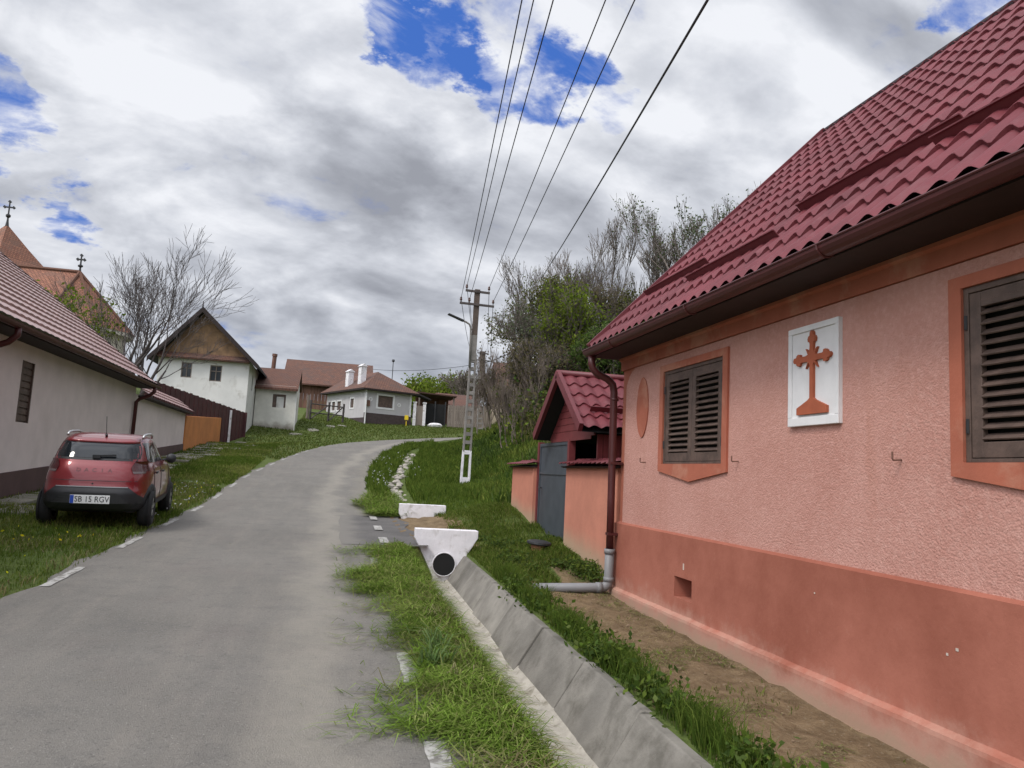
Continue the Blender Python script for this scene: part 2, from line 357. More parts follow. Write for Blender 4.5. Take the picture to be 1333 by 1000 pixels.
M['trim'] = mat('grey_black_trim', (.022, .023, .026), .55, .1, 10, .1, 200)
M['lamp_red'] = simple('dark_red_lens', (.055, .006, .008), .12, 0, .7)
M['lamp_clear'] = simple('clear_lens', (.14, .10, .10), .15, 0, .7)
M['badge'] = simple('dull_badge', (.10, .05, .05), .4, .6)
M['plate'] = simple('plate_white', (.72, .73, .73), .4)
M['plate_ink'] = simple('plate_ink', (.015, .015, .018), .5)
M['plate_blue'] = simple('plate_blue', (.02, .07, .42), .4)
M['silver'] = simple('satin_silver', (.50, .50, .50), .35, .8)

# ------------------------------------------------------------------ mesh builder
class MB:
    def __init__(s): s.v = []; s.f = []; s.uv = {}
    def add(s, vs, fs):
        n = len(s.v); s.v.extend([tuple(map(float, p)) for p in vs]); s.f.extend([tuple(i+n for i in f) for f in fs]); return s
    def box(s, x0, x1, y0, y1, z0, z1):
        return s.add([(x0, y0, z0), (x1, y0, z0), (x1, y1, z0), (x0, y1, z0), (x0, y0, z1), (x1, y0, z1), (x1, y1, z1), (x0, y1, z1)],
                     [(0, 3, 2, 1), (4, 5, 6, 7), (0, 1, 5, 4), (1, 2, 6, 5), (2, 3, 7, 6), (3, 0, 4, 7)])
    def obox(s, c, size, R):
        c = np.array(c, float); R = np.array(R, float); h = np.array(size)/2
        vs = [c+R@(h*np.array(q)) for q in ((-1, -1, -1), (1, -1, -1), (1, 1, -1), (-1, 1, -1), (-1, -1, 1), (1, -1, 1), (1, 1, 1), (-1, 1, 1))]
        return s.add(vs, [(0, 3, 2, 1), (4, 5, 6, 7), (0, 1, 5, 4), (1, 2, 6, 5), (2, 3, 7, 6), (3, 0, 4, 7)])
    def prism(s, poly, fn, a, b):
        n = len(poly); vs = [fn(p, a) for p in poly]+[fn(p, b) for p in poly]
        return s.add(vs, [tuple(range(n)), tuple(range(2*n-1, n-1, -1))]+[(i, i+n, (i+1) % n+n, (i+1) % n) for i in range(n)])
    def beam(s, p, q, w, h, up=(0, 0, 1)):
        p = np.array(p, float); q = np.array(q, float); d = q-p; L = np.linalg.norm(d); d /= L
        x = np.cross(d, np.array(up, float)); x /= np.linalg.norm(x); z = np.cross(x, d)
        return s.obox((p+q)/2, (w, L, h), np.stack([x, d, z], 1))
    def tube(s, path, r, n=8, cap=True):
        path = [np.array(p, float) for p in path]; m = len(path)
        rs = r if isinstance(r, (list, tuple, np.ndarray)) else [r]*m
        vs = []; ref = None
        for i, p in enumerate(path):
            d = path[min(i+1, m-1)]-path[max(i-1, 0)]; d /= np.linalg.norm(d)
            if ref is None: ref = np.array([0, 0, 1.]) if abs(d[2]) < .9 else np.array([1., 0, 0])
            x = np.cross(d, ref); x /= np.linalg.norm(x); y = np.cross(x, d); ref = y
            for k in range(n):
                a = 2*math.pi*k/n; vs.append(p+rs[i]*(math.cos(a)*x+math.sin(a)*y))
        fs = [(i*n+k, i*n+(k+1) % n, (i+1)*n+(k+1) % n, (i+1)*n+k) for i in range(m-1) for k in range(n)]
        if cap: fs += [tuple(range(n-1, -1, -1)), tuple(range((m-1)*n, m*n))]
        return s.add(vs, fs)
    def grid(s, G, close=False):
        m, n = len(G), len(G[0]); base = [p for row in G for p in row]
        fs = [(i*n+j, i*n+(j+1) % n, (i+1)*n+(j+1) % n, (i+1)*n+j) for i in range(m-1) for j in range(n if close else n-1)]
        return s.add(base, fs)
    def lathe(s, prof, c, axis, n=20):
        c = np.array(c, float); a = np.array(axis, float); a /= np.linalg.norm(a)
        x = np.cross(a, (0, 0, 1) if abs(a[2]) < .9 else (1, 0, 0)); x /= np.linalg.norm(x); y = np.cross(a, x)
        G = [[c+a*h+r*(math.cos(2*math.pi*k/n)*x+math.sin(2*math.pi*k/n)*y) for k in range(n)] for r, h in prof]
        return s.grid(G, True)
ROOTM = {}
def thing(name, label, cat, loc=(0, 0, 0), rotz=0.0, group=None):
    o = bpy.data.objects.new(name, None); COL.objects.link(o); o.empty_display_size = .2
    o.location = loc; o.rotation_euler = (0, 0, rotz); o['label'] = label; o['category'] = cat
    if group: o['group'] = group
    ROOTM[o.name] = (np.array(loc, float), rotz)
    return o
def to_local(V, root):
    loc, rz = ROOTM[root.name]; V = V-loc
    c, s = math.cos(rz), math.sin(rz)
    return np.stack([c*V[:, 0]+s*V[:, 1], -s*V[:, 0]+c*V[:, 1], V[:, 2]], 1)
def raw_mesh(name, V, F, m, smooth=False):
    me = bpy.data.meshes.new(name); me.from_pydata([tuple(v) for v in V], [], F)
    if m is not None:
        for q in (m if isinstance(m, (list, tuple)) else [m]): me.materials.append(q)
    if smooth: me.polygons.foreach_set('use_smooth', [True]*len(me.polygons))
    return me
def link(name, me, parent=None):
    o = bpy.data.objects.new(name, me); COL.objects.link(o)
    if parent is not None:
        o.parent = parent; ROOTM[o.name] = ROOTM[parent.name]
    return o
def part(name, mb, m, parent, world=True, smooth=False, bevel=0, label=None, fix=True):
    V = np.array(mb.v, float)
    if world: V = to_local(V, parent)
    me = raw_mesh(name, V, mb.f, m, smooth)
    if fix:
        bm = bmesh.new(); bm.from_mesh(me); bmesh.ops.recalc_face_normals(bm, faces=bm.faces); bm.to_mesh(me); bm.free()
    o = link(name, me, parent)
    if bevel:
        b = o.modifiers.new('bevel', 'BEVEL'); b.width = bevel; b.segments = 2; b.limit_method = 'ANGLE'
    if label: o['label'] = label
    return o
def solo(name, mb, m, label=None, cat=None, group=None, kind=None, base=None, smooth=False, bevel=0):
    V = np.array(mb.v, float)
    if base is None: base = np.array([V[:, 0].mean(), V[:, 1].mean(), V[:, 2].min()])
    base = np.array(base, float)
    me = raw_mesh(name, V-base, mb.f, m, smooth)
    bm = bmesh.new(); bm.from_mesh(me); bmesh.ops.recalc_face_normals(bm, faces=bm.faces); bm.to_mesh(me); bm.free()
    o = link(name, me); o.location = base; ROOTM[o.name] = (base, 0.0)
    if label: o['label'] = label
    if cat: o['category'] = cat
    if group: o['group'] = group
    if kind: o['kind'] = kind
    if bevel:
        b = o.modifiers.new('bevel', 'BEVEL'); b.width = bevel; b.segments = 2; b.limit_method = 'ANGLE'
    return o
def fast_mesh(name, V, F, m, tone=None, matidx=None):
    """V (n,3), F (k,3) or (k,4) numpy arrays; tone per vertex rgb"""
    me = bpy.data.meshes.new(name); k, w = F.shape
    me.vertices.add(len(V)); me.vertices.foreach_set('co', V.astype(np.float32).ravel())
    me.loops.add(k*w); me.loops.foreach_set('vertex_index', F.astype(np.int32).ravel())
    me.polygons.add(k); me.polygons.foreach_set('loop_start', np.arange(0, k*w, w, dtype=np.int32))
    me.polygons.foreach_set('loop_total', np.full(k, w, dtype=np.int32))
    for q in (m if isinstance(m, (list, tuple)) else [m]): me.materials.append(q)
    if matidx is not None: me.polygons.foreach_set('material_index', matidx.astype(np.int32))
    if tone is not None:
        a = me.color_attributes.new('tone', 'FLOAT_COLOR', 'POINT')
        a.data.foreach_set('color', np.concatenate([tone, np.ones((len(tone), 1))], 1).astype(np.float32).ravel())
    me.update(calc_edges=True); me.validate()
    return me
def text_mb(s, size, fn, depth=0.0):
    cu = bpy.data.curves.new('lettering', 'FONT'); cu.body = s; cu.size = size; cu.align_x = 'CENTER'; cu.align_y = 'CENTER'; cu.resolution_u = 3
    o = bpy.data.objects.new('lettering', cu); COL.objects.link(o)
    dg = bpy.context.evaluated_depsgraph_get(); me = o.evaluated_get(dg).to_mesh()
    mb = MB(); mb.add([fn(v.co.x, v.co.y) for v in me.vertices], [tuple(p.vertices) for p in me.polygons])
    o.evaluated_get(dg).to_mesh_clear(); bpy.data.objects.remove(o); bpy.data.curves.remove(cu)
    return mb
def auto_uv(o):
    me = o.data; uv = me.uv_layers.new(name='UVMap')
    for p in me.polygons:
        n = p.normal; u = Vector((0, 0, 1)).cross(n)
        u = u.normalized() if u.length > 1e-4 else Vector((1, 0, 0)); v = n.cross(u)
        for li in p.loop_indices:
            q = me.vertices[me.loops[li].vertex_index].co; uv.data[li].uv = (q.dot(u), q.dot(v))
    return o

# ------------------------------------------------------------------ road line and terrain
RD = np.array([(-.86, -8, -.26), (-.86, -3, -.08), (-.85, 0, 0), (-.85, 5, .12), (-.85, 8, .215), (-.83, 11.5, .35), (-.82, 16, .50), (-.80, 19, .70), (-.74, 23, 1.0),
               (-.5, 27, 1.30), (-.1, 31, 1.64), (.75, 37, 2.16), (2.3, 42.5, 2.70), (5.2, 46.5, 3.22), (9, 48.8, 3.70), (15, 50, 4.1), (26, 51, 4.5), (45, 53, 5.2)])
def catmull(Pn, sub):
    out = []
    for i in range(len(Pn)-1):
        a = Pn[max(i-1, 0)]; b = Pn[i]; c = Pn[i+1]; d = Pn[min(i+2, len(Pn)-1)]
        for k in range(sub):
            t = k/sub; out.append(.5*((2*b)+(c-a)*t+(2*a-5*b+4*c-d)*t*t+(3*b-a-3*c+d)*t**3))
    out.append(Pn[-1]); return np.array(out)
RL = catmull(RD, 10)
RT = np.gradient(RL[:, :2], axis=0); RT /= np.linalg.norm(RT, axis=1)[:, None]; RNm = np.stack([RT[:, 1], -RT[:, 0]], 1)   # right normal
HW = 1.72
def road_near(x, y):
    """signed lateral distance to the centre line, and road height there"""
    d2 = (x[:, None]-RL[None, :, 0])**2+(y[:, None]-RL[None, :, 1])**2
    i = d2.argmin(1); dx = x-RL[i, 0]; dy = y-RL[i, 1]
    along = dx*RT[i, 0]+dy*RT[i, 1]; lat = dx*RNm[i, 0]+dy*RNm[i, 1]
    j = np.clip(i+np.sign(along).astype(int), 0, len(RL)-1)
    seg = np.linalg.norm(RL[j, :2]-RL[i, :2], axis=1)+1e-9
    z = RL[i, 2]+(RL[j, 2]-RL[i, 2])*np.clip(np.abs(along)/seg, 0, 1)
    far = np.sqrt(d2[np.arange(len(i)), i])
    lat = np.where(np.abs(along) > 2, np.sign(lat)*far, lat)
    return lat, z
zr = lambda y: np.interp(y, RD[:, 1], RD[:, 2])
CP = []
for y in (-8, -3, 0, 4, 8, 12, 16, 20): 
    CP += [(-3.0, y, zr(y)+.03), (-5.5, y, zr(y)+.10), (1.0, y, zr(y)+.0)]
for y in (24, 28, 33, 38, 43): CP += [(RL[np.abs(RL[:, 1]-y).argmin(), 0]-2.6, y, zr(y)+.06)]
CP += [(2.0, -3, -.26), (2.0, 0, -.12), (2.0, 3.7, .0), (2.0, 7.5, .10), (2.0, 11.2, .24), (3.4, -3, -.3), (3.4, 1, -.16), (3.4, 4, -.07), (3.4, 6.5, .0), (3.4, 8.9, .09), (3.4, 10, .30), (3.4, 11.2, .43), (3.75, 12.2, .46), (3.4, 13, .58), (3.4, 14.6, .84), (2.2, 13, .42), (2.3, 15.3, .58),
       (-5.5, 24, 1.16), (-5.5, 30.5, 1.6), (-5.4, 40, 2.2), (-4.7, 43, 2.72), (-4.1, 46.6, 3.35), (-2.3, 46.8, 3.3), (-1.5, 43, 2.75), (-2, 50, 3.95), (-.9, 53, 4.25), (.5, 54, 4.25), (.5, 48, 3.45), (0, 62, 5.4), (2, 58, 4.6), (5.5, 59.2, 4.75), (8.4, 61, 4.95), (5, 53, 3.95), (9, 53.5, 4.2), (-10, 40, 3.2), (-10, 20, 1.5), (-15, 35, 3.6), (-10, 8, .8), (-25, 10, 1.5), (-20, 50, 6), (0, 75, 6.6), (15, 75, 6.3), (30, 82, 7), (-30, 80, 8), (-50, 40, 7), (-50, 0, 3), (20, -20, 0), (-20, -20, -.5), (50, -10, 6), (0, 120, 11), (50, 120, 14), (-60, 120, 13),
       (2.2, 18, .62), (3.3, 18, .80), (2.4, 22, .86), (4.23, 24.8, .98), (4.2, 29, 1.62), (3.2, 26, 1.15), (4.5, 33.5, 2.3), (5.2, 38, 2.6), (6.5, 40, 2.95), (5.4, 31, 2.2), (6, 20, 1.5), (6.5, 12, 1.0), (7, 25, 2.5), (9, 20, 3.2), (12, 20, 5), (8.4, 35, 4.0), (10.5, 35, 5.8), (14, 35, 7.2), (6.0, 43, 2.95), (8.2, 44.8, 3.5), (12, 44, 5.6), (20, 40, 9.4), (20, 20, 8.5), (25, 55, 9), (9, 12, 2.0), (9, 5, .8), (9, -2, .4), (40, 40, 12), (40, 20, 12), (14, 57, 5.2)]
CP = np.array(CP, float)
def tps_fit(P_, lam=.02):
    n = len(P_); d = np.linalg.norm(P_[:, None, :2]-P_[None, :, :2], axis=2); K = np.where(d > 0, d*d*np.log(d+1e-12), 0)+lam*np.eye(n)
    A = np.zeros((n+3, n+3)); A[:n, :n] = K; A[:n, n] = 1; A[:n, n+1:] = P_[:, :2]; A[n, :n] = 1; A[n+1:, :n] = P_[:, :2].T
    return np.linalg.solve(A, np.concatenate([P_[:, 2], np.zeros(3)]))
TW = tps_fit(CP)
def smst(t): t = np.clip(t, 0, 1); return t*t*(3-2*t)
D2 = catmull(np.array([(1.72, 17.2, .42), (1.75, 19, .46), (1.9, 22, .56), (2.05, 25, .90), (2.6, 29, 1.36), (3.25, 33.5, 1.85), (3.95, 37.5, 2.3), (4.6, 40.5, 2.5)]), 8)
def G(x, y, ditch=True):
    x = np.atleast_1d(np.asarray(x, float)); y = np.atleast_1d(np.asarray(y, float)); out = np.empty(len(x))
    for a in range(0, len(x), 20000):
        X = x[a:a+20000]; Y = y[a:a+20000]
        d = np.sqrt((X[:, None]-CP[None, :, 0])**2+(Y[:, None]-CP[None, :, 1])**2)
        z = np.where(d > 0, d*d*np.log(d+1e-12), 0)@TW[:-3]+TW[-3]+TW[-2]*X+TW[-1]*Y
        lat, rz = road_near(X, Y); al = np.abs(lat)
        w = 1-smst((al-HW-.12)/1.1)
        z = z*(1-w)+(rz-.006)*w
        z = np.where(al < HW+.05, rz-.035, z)
        if ditch:
            inn = (X > 1.04) & (X < 1.93) & (Y < 11.45); z = np.where(inn, z-.75, z)
            dd = np.sqrt(((X[:, None]-D2[None, :, 0])**2+(Y[:, None]-D2[None, :, 1])**2)); j = dd.argmin(1); dm = dd[np.arange(len(j)), j]
            w2 = 1-smst((dm-.16)/.38); z = np.where((Y > 15.9) & (Y < 43), z*(1-w2)+np.minimum(D2[j, 2], z)*w2, z)
        out[a:a+20000] = z
    return out
g1 = lambda x, y: float(G([x], [y], False)[0])

def axis_lines(segs):
    out = []
    for a, b, st in segs: out += list(np.arange(a, b-1e-6, st))
    return np.array(out+[segs[-1][1]])
gx = axis_lines([(-900, -100, 100), (-100, -30, 10), (-30, -8, 1.5), (-8, -2.6, .25), (-2.6, .8, .3), (.8, 4.2, .07), (4.2, 12, .3), (12, 30, 1.0), (30, 100, 10), (100, 900, 100)])
gy = axis_lines([(-300, -20, 70), (-20, -2, 3), (-2, 17, .2), (17, 46, .3), (46, 66, .6), (66, 130, 6), (130, 900, 110)])
XX, YY = np.meshgrid(gx, gy)
xs, ys = XX.ravel(), YY.ravel(); zs = G(np.clip(xs, -60, 50), np.clip(ys, -20, 120))
near = (ys < 17) & (xs > -8) & (xs < 4)
zs = zs+np.where(np.abs(road_near(xs, ys)[0]) > HW+.3, (RNG.random(len(xs))-.5)*.035, 0)
nx, ny = len(gx), len(gy); ii = np.arange(nx*ny).reshape(ny, nx)
Fq = np.stack([ii[:-1, :-1].ravel(), ii[:-1, 1:].ravel(), ii[1:, 1:].ravel(), ii[1:, :-1].ravel()], 1)
me = fast_mesh('ground', np.stack([xs, ys, zs], 1), Fq, M['ground'])
bare = np.zeros(len(xs))
bare = np.where((xs > 2.12) & (xs < 3.6) & (ys < 9.3), .75, bare)
bare = np.where((xs > 2.0) & (xs <= 2.12) & (ys < 9.3), .45, bare)
bare = np.where((xs > 1.0) & (xs < 2.3) & (ys > 11.4) & (ys < 15.4), .78, bare)
bare = np.where((xs > 2.3) & (xs < 3.0) & (ys > 11.9) & (ys < 15.0), .38, bare)
bare = np.where((xs > 2.9) & (xs < 3.5) & (ys >= 9.0) & (ys < 10.3), .6, bare)
bare = np.where((xs > .7) & (xs < 1.2) & (ys < 11.4), .35, bare)
bare = np.where((xs > -5.6) & (xs < -4.2) & (ys < 40), .42, bare)
bare = np.where((xs > -30) & (xs < -5.6), .3, bare)
dd = np.sqrt(((xs[:, None]-D2[None, :, 0])**2+(ys[:, None]-D2[None, :, 1])**2)).min(1) if False else None
a = me.attributes.new('bare', 'FLOAT', 'POINT'); a.data.foreach_set('value', bare.astype(np.float32))
me.polygons.foreach_set('use_smooth', [True]*len(me.polygons))
gr = link('ground', me); gr['kind'] = 'structure'

# road surface (u = metres right of the centre line)
vs, uvs, fs = [], [], []
us = [-HW, -1.2, -.6, 0, .6, 1.2, HW]
for i in range(len(RL)):
    for u in us:
        wob = (.05*math.sin(i*.9)+.04*math.sin(i*2.3+1)) if abs(u) == HW else 0
        p = RL[i, :2]+RNm[i]*(u+(wob if u > 0 else -wob)); vs.append((p[0], p[1], RL[i, 2]-.012*abs(u)**1.5*.4)); uvs.append((u, i*.5))
nu = len(us)
for i in range(len(RL)-1):
    for j in range(nu-1): fs.append((i*nu+j, i*nu+j+1, (i+1)*nu+j+1, (i+1)*nu+j))
me = raw_mesh('road', vs, fs, M['road'], True); ul = me.uv_layers.new(name='UVMap')
for l in me.loops: ul.data[l.index].uv = uvs[l.vertex_index]
road = link('road', me); road['kind'] = 'structure'; ROOTM['road'] = (np.zeros(3), 0.0)
def road_pt(y, u, dz=0.0):
    i = int(np.abs(RL[:, 1]-y).argmin()); t = (y-RL[i, 1]); j = min(max(i+(1 if t > 0 else -1), 0), len(RL)-1)
    f = abs(t)/max(1e-6, abs(RL[j, 1]-RL[i, 1])); c = RL[i]*(1-f)+RL[j]*f
    p = c[:2]+RNm[i]*u
    return (p[0], p[1], c[2]-.012*abs(u)**1.5*.4+dz)
def dash(y0, y1, u, w=.095, par=None):
    mb = MB(); n = 5
    rows = [[road_pt(y0+(y1-y0)*k/n, u-w/2+(.008 if k % 2 else 0), .006), road_pt(y0+(y1-y0)*k/n, u+w/2-(.01 if k % 2 else 0), .006)] for k in range(n+1)]
    mb.grid(rows); part('edge_marking', mb, M['dash'], road, fix=False)
y = 7.85
while y < 36:
    dash(y, y+1.05, -1.60); y += 2.42
for a_, b_ in ((3.3, 3.95), (4.92, 5.62), (7.35, 8.0), (9.4, 10.0)): dash(a_, b_, 1.44, .12)
# dark asphalt apron of the yard crossing, with its own markings
mb = MB(); mb.grid([[(road_pt(yy, 1.02, .004)[0]+(.02*math.sin(yy*3)), yy, road_pt(yy, 1.02, .004)[2]), (1.2, yy, road_pt(yy, 1.6, .006)[2]), (1.36+.08*math.sin(yy*4.1), yy, zr(yy)+.006)] for yy in np.linspace(11.15, 15.45, 12)])
ap = solo('driveway_apron', mb, M['asphalt_dark'], kind='structure', base=(0, 0, 0))
for yy in (11.35, 12.95, 14.6):
    mb = MB(); mb.grid([[(road_pt(yy+k*.62/4, 1.58, 0)[0], yy+k*.62/4, zr(yy+k*.62/4)+.010), (road_pt(yy+k*.62/4, 1.71, 0)[0], yy+k*.62/4, zr(yy+k*.62/4)+.010)] for k in range(5)])
    part('apron_marking', mb, M['dash'], ap, fix=False)
# paving slabs along the houses on the left
pv = bpy.data.objects.new('pavement', None); COL.objects.link(pv); pv['kind'] = 'structure'; ROOTM['pavement'] = (np.zeros(3), 0.0)
rr = random.Random(5)
for k in range(34):
    y0 = 8+k*.98
    for x0 in (-5.42, -4.86):
        if rr.random() < .22: continue
        z = g1(x0+.25, y0+.4)+.012+rr.uniform(-.012, .016); w = .52-rr.uniform(0, .06); t = rr.uniform(-.03, .03)
        jx = rr.uniform(-.05, .05); R = Matrix.Rotation(rr.uniform(-.06, .06), 3, 'Z') @ Matrix.Rotation(rr.uniform(.03, .07), 3, 'X')
        mb = MB(); mb.obox((x0+.26+jx, y0+.45, z), (w, .9-rr.uniform(0, .12), .07), np.array(R)); part('paving_slab', mb, M['slab'], pv, bevel=.012)
for (px_, py_, w, l) in ((215, 693, .0, 0),):
    pass
for (X, Y, w, l) in ((-4.1, 33.2, .9, 1.6), (-3.7, 36, .8, 1.4), (-3.3, 38.6, .7, 1.2), (-4.4, 29.6, .8, 1.3), (-2.2, 45.2, .8, .8), (-1.3, 47.5, .7, 1.1), (-.3, 50.0, .7, 1.2), (.4, 51.7, .6, 1.0)):
    a0 = [rr.uniform(.75, 1.1) for _ in range(9)]
    poly = [(X+w*.5*a0[i]*math.cos(i*2*math.pi/9), Y+l*.5*a0[i]*math.sin(i*2*math.pi/9)) for i in range(9)]
    mb = MB(); mb.prism(poly, lambda p, h: (p[0], p[1], g1(p[0], p[1])+h), -.05, .05); part('flat_stone', mb, M['slab'], pv)

# ------------------------------------------------------------------ generic pieces
def wall_holes(mb, fn, u0, u1, v0, v1, holes, depth):
    """flat wall in (u,v) with rectangular openings; fn(u,v,d) -> world, d = depth behind the face"""
    U = sorted({u0, u1, *[q for h in holes for q in h[:2]]}); V = sorted({v0, v1, *[q for h in holes for q in h[2:4]]})
    for a, b in zip(U, U[1:]):
        for c, d in zip(V, V[1:]):
            m = ((a+b)/2, (c+d)/2)
            if any(h[0] < m[0] < h[1] and h[2] < m[1] < h[3] for h in holes): continue
            mb.add([fn(a, c, 0), fn(b, c, 0), fn(b, d, 0), fn(a, d, 0)], [(0, 1, 2, 3)])
    for h in holes:
        a, b, c, d = h
        for q in (((a, c), (b, c)), ((b, c), (b, d)), ((b, d), (a, d)), ((a, d), (a, c))):
            mb.add([fn(*q[0], 0), fn(*q[1], 0), fn(*q[1], depth), fn(*q[0], depth)], [(0, 1, 2, 3)])
    return mb
def tile_sheet(mb, o, along, L, up, S, period=.19, row=.35, amp=.022, step=.02, seg=6, scal=.028):
    """pressed metal tile: waves across, stepped rows up the slope"""
    o = np.array(o, float); along = np.array(along, float); up = np.array(up, float); n = np.cross(along, up)
    if n[2] < 0: n = -n
    nu = max(2, int(round(L/period*seg))); u = np.linspace(0, L, nu+1)
    ph = 2*np.pi*u/period; prof = amp*(np.abs(np.cos(ph/2))**1.3); sc = scal*np.cos(ph)
    rows = []; v = 0.0; r = 0
    while v < S-.02:
        top = min(v+row, S)
        for f, hh in ((0, 1.0), (.02, 1.06), (.6, .45), (.985, 0.03)):
            vv = v+(top-v)*f+ (sc if not (r == 0 and f == 0) else sc*.6)*(1 if top < S or f < .5 else 0)
            rows.append(o+np.outer(u, along)+np.outer(np.clip(vv, -.05, S), up)+np.outer(prof+step*hh, n))
        v = top; r += 1
    return mb.grid(rows)
def shutter_leaf(root, y0, y1, z0, z1, x, n, parent, face=-1):
    """louvred leaf in the plane x, facing -X"""
    st = .075; rl = .085; mb = MB(); t = .035
    mb.box(x, x+t, y0, y0+st, z0, z1); mb.box(x, x+t, y1-st, y1, z0, z1)
    mb.box(x+.001, x+t-.001, y0+st, y1-st, z0, z0+rl); mb.box(x+.001, x+t-.001, y0+st, y1-st, z1-rl, z1)
    pz = (z1-z0-2*rl)/n; R = np.array(Matrix.Rotation(rad(-38), 3, 'Y'))
    for k in range(n): mb.obox((x+.018, (y0+y1)/2, z0+rl+pz*(k+.5)), (.052, y1-y0-2*st+.01, .012), R)
    return part('shutter', mb, M['shutter'], parent, bevel=.003)

# ------------------------------------------------------------------ the pink house on the right
XW = 3.40; HY0, HY1 = -2.5, 8.85
ph = thing('pink_house', 'pink roughcast house with red metal tile roof, brown louvred shutters and a white cross plaque', 'house', (6.2, 3.2, 0))
WIN = [(6.31, 7.60, 1.61, 2.59), (2.29, 3.58, 1.61, 2.59), (-1.75, -.46, 1.61, 2.59)]
fx = lambda d0: (lambda u, v, d: (XW+d0+d, u, v))
mb = wall_holes(MB(), fx(.012), HY0, HY1, .86, 2.98, WIN, .16)
mb.add([(XW+.012, HY1, -.3), (9.2, HY1, -.3), (9.2, HY1, 2.98), (6.25, HY1, 6.2), (XW+.012, HY1, 2.98)], [(0, 1, 2, 3, 4)])
mb.add([(XW+.012, HY0, -.3), (9.2, HY0, -.3), (9.2, HY0, 2.98), (6.25, HY0, 6.2), (XW+.012, HY0, 2.98)], [(4, 3, 2, 1, 0)])
mb.add([(9.2, HY0, -.3), (9.2, HY1, -.3), (9.2, HY1, 2.98), (9.2, HY0, 2.98)], [(0, 1, 2, 3)])
wall = part('wall', mb, M['frame'], ph, fix=False)
# roughcast field with a rounded upper corner, 12 mm proud of the smooth border
WT = 2.745
mb = wall_holes(MB(), fx(0), HY0, 8.72, .915, 2.5, [(a, b, c, min(d, 2.5)) for a, b, c, d in WIN], .01)
for a, b in ((HY0, -1.75), (-.46, 2.29), (3.58, 6.31)): mb.add([(XW, a, 2.5), (XW, b, 2.5), (XW, b, 2.59), (XW, a, 2.59)], [(0, 1, 2, 3)])
mb.add([(XW, 7.60, 2.5), (XW, 8.72, 2.5), (XW, 8.71, 2.56), (XW, 8.69, 2.59), (XW, 7.60, 2.59)], [(0, 1, 2, 3, 4)])
mb.add([(XW, HY0, 2.59), (XW, 8.69, 2.59), (XW, 8.63, 2.66), (XW, 8.55, 2.71), (XW, 8.45, WT), (XW, HY0, WT)], [(0, 1, 2, 3, 4, 5)])
mb.add([(XW, 8.72, .915), (XW+.012, 8.72, .915), (XW+.012, 8.72, 2.5), (XW, 8.72, 2.5)], [(0, 1, 2, 3)])
part('roughcast_field', mb, M['stucco'], ph, fix=False)
# plinth with a sloped ledge near the soil and a small vent opening
VENT = [(6.80, 7.18, .31, .51)]
mb = wall_holes(MB(), fx(-.035), HY0, HY1+.035, .14, .905, VENT, .3)
mb.add([(XW-.035, HY0, .905), (XW-.035, HY1+.035, .905), (XW+.012, HY1, .93), (XW+.012, HY0, .93)], [(0, 1, 2, 3)])
mb.add([(XW-.035, HY1+.035, -.3), (9.2, HY1+.035, -.3), (9.2, HY1+.035, .905), (XW-.035, HY1+.035, .905)], [(0, 1, 2, 3)])
n = 60; rows = []
for k in range(n+1):
    yy = HY0+(HY1+.06-HY0)*k/n; wz = .002*math.sin(k*1.7)
    rows.append([(XW-.035, yy, .165+wz), (XW-.075, yy, .140+wz), (XW-.080, yy, .115+wz), (XW-.075+.004*math.sin(k*.9), yy, -.05), (XW-.07, yy, -.5)])
mb.grid(rows)
pl = part('plinth', mb, M['plinth'], ph, fix=False)
mb = MB(); mb.box(XW+.22, XW+.26, 6.78, 7.2, .29, .53); part('vent_back', mb, M['plinth'], pl)
mb = MB(); mb.box(XW-.16, XW-.06, HY0, HY1+.1, -.5, -.02+.0)
rows = [[(XW-.06, HY0+(HY1-HY0)*k/80, .012*HY0+.018*(HY0+(HY1-HY0)*k/80)-.02), (XW-.085-.03*rr.random(), HY0+(HY1-HY0)*k/80, .018*(HY0+(HY1-HY0)*k/80)-.07+.03*rr.random()), (XW-.15, HY0+(HY1-HY0)*k/80, -.3)] for k in range(81)]
# cornice and soffit
mb = MB(); mb.prism([(XW+.01, WT+.005), (XW-.018, WT+.005), (XW-.022, 2.86), (XW-.05, 2.875), (XW-.05, 2.93), (XW+.01, 2.93)], lambda p, h: (p[0], h, p[1]), HY0, HY1+.02)
part('cornice', mb, M['frame'], ph)
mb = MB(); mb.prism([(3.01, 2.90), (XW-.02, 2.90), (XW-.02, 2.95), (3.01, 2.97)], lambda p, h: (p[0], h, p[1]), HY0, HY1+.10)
part('soffit', mb, M['soffit'], ph)
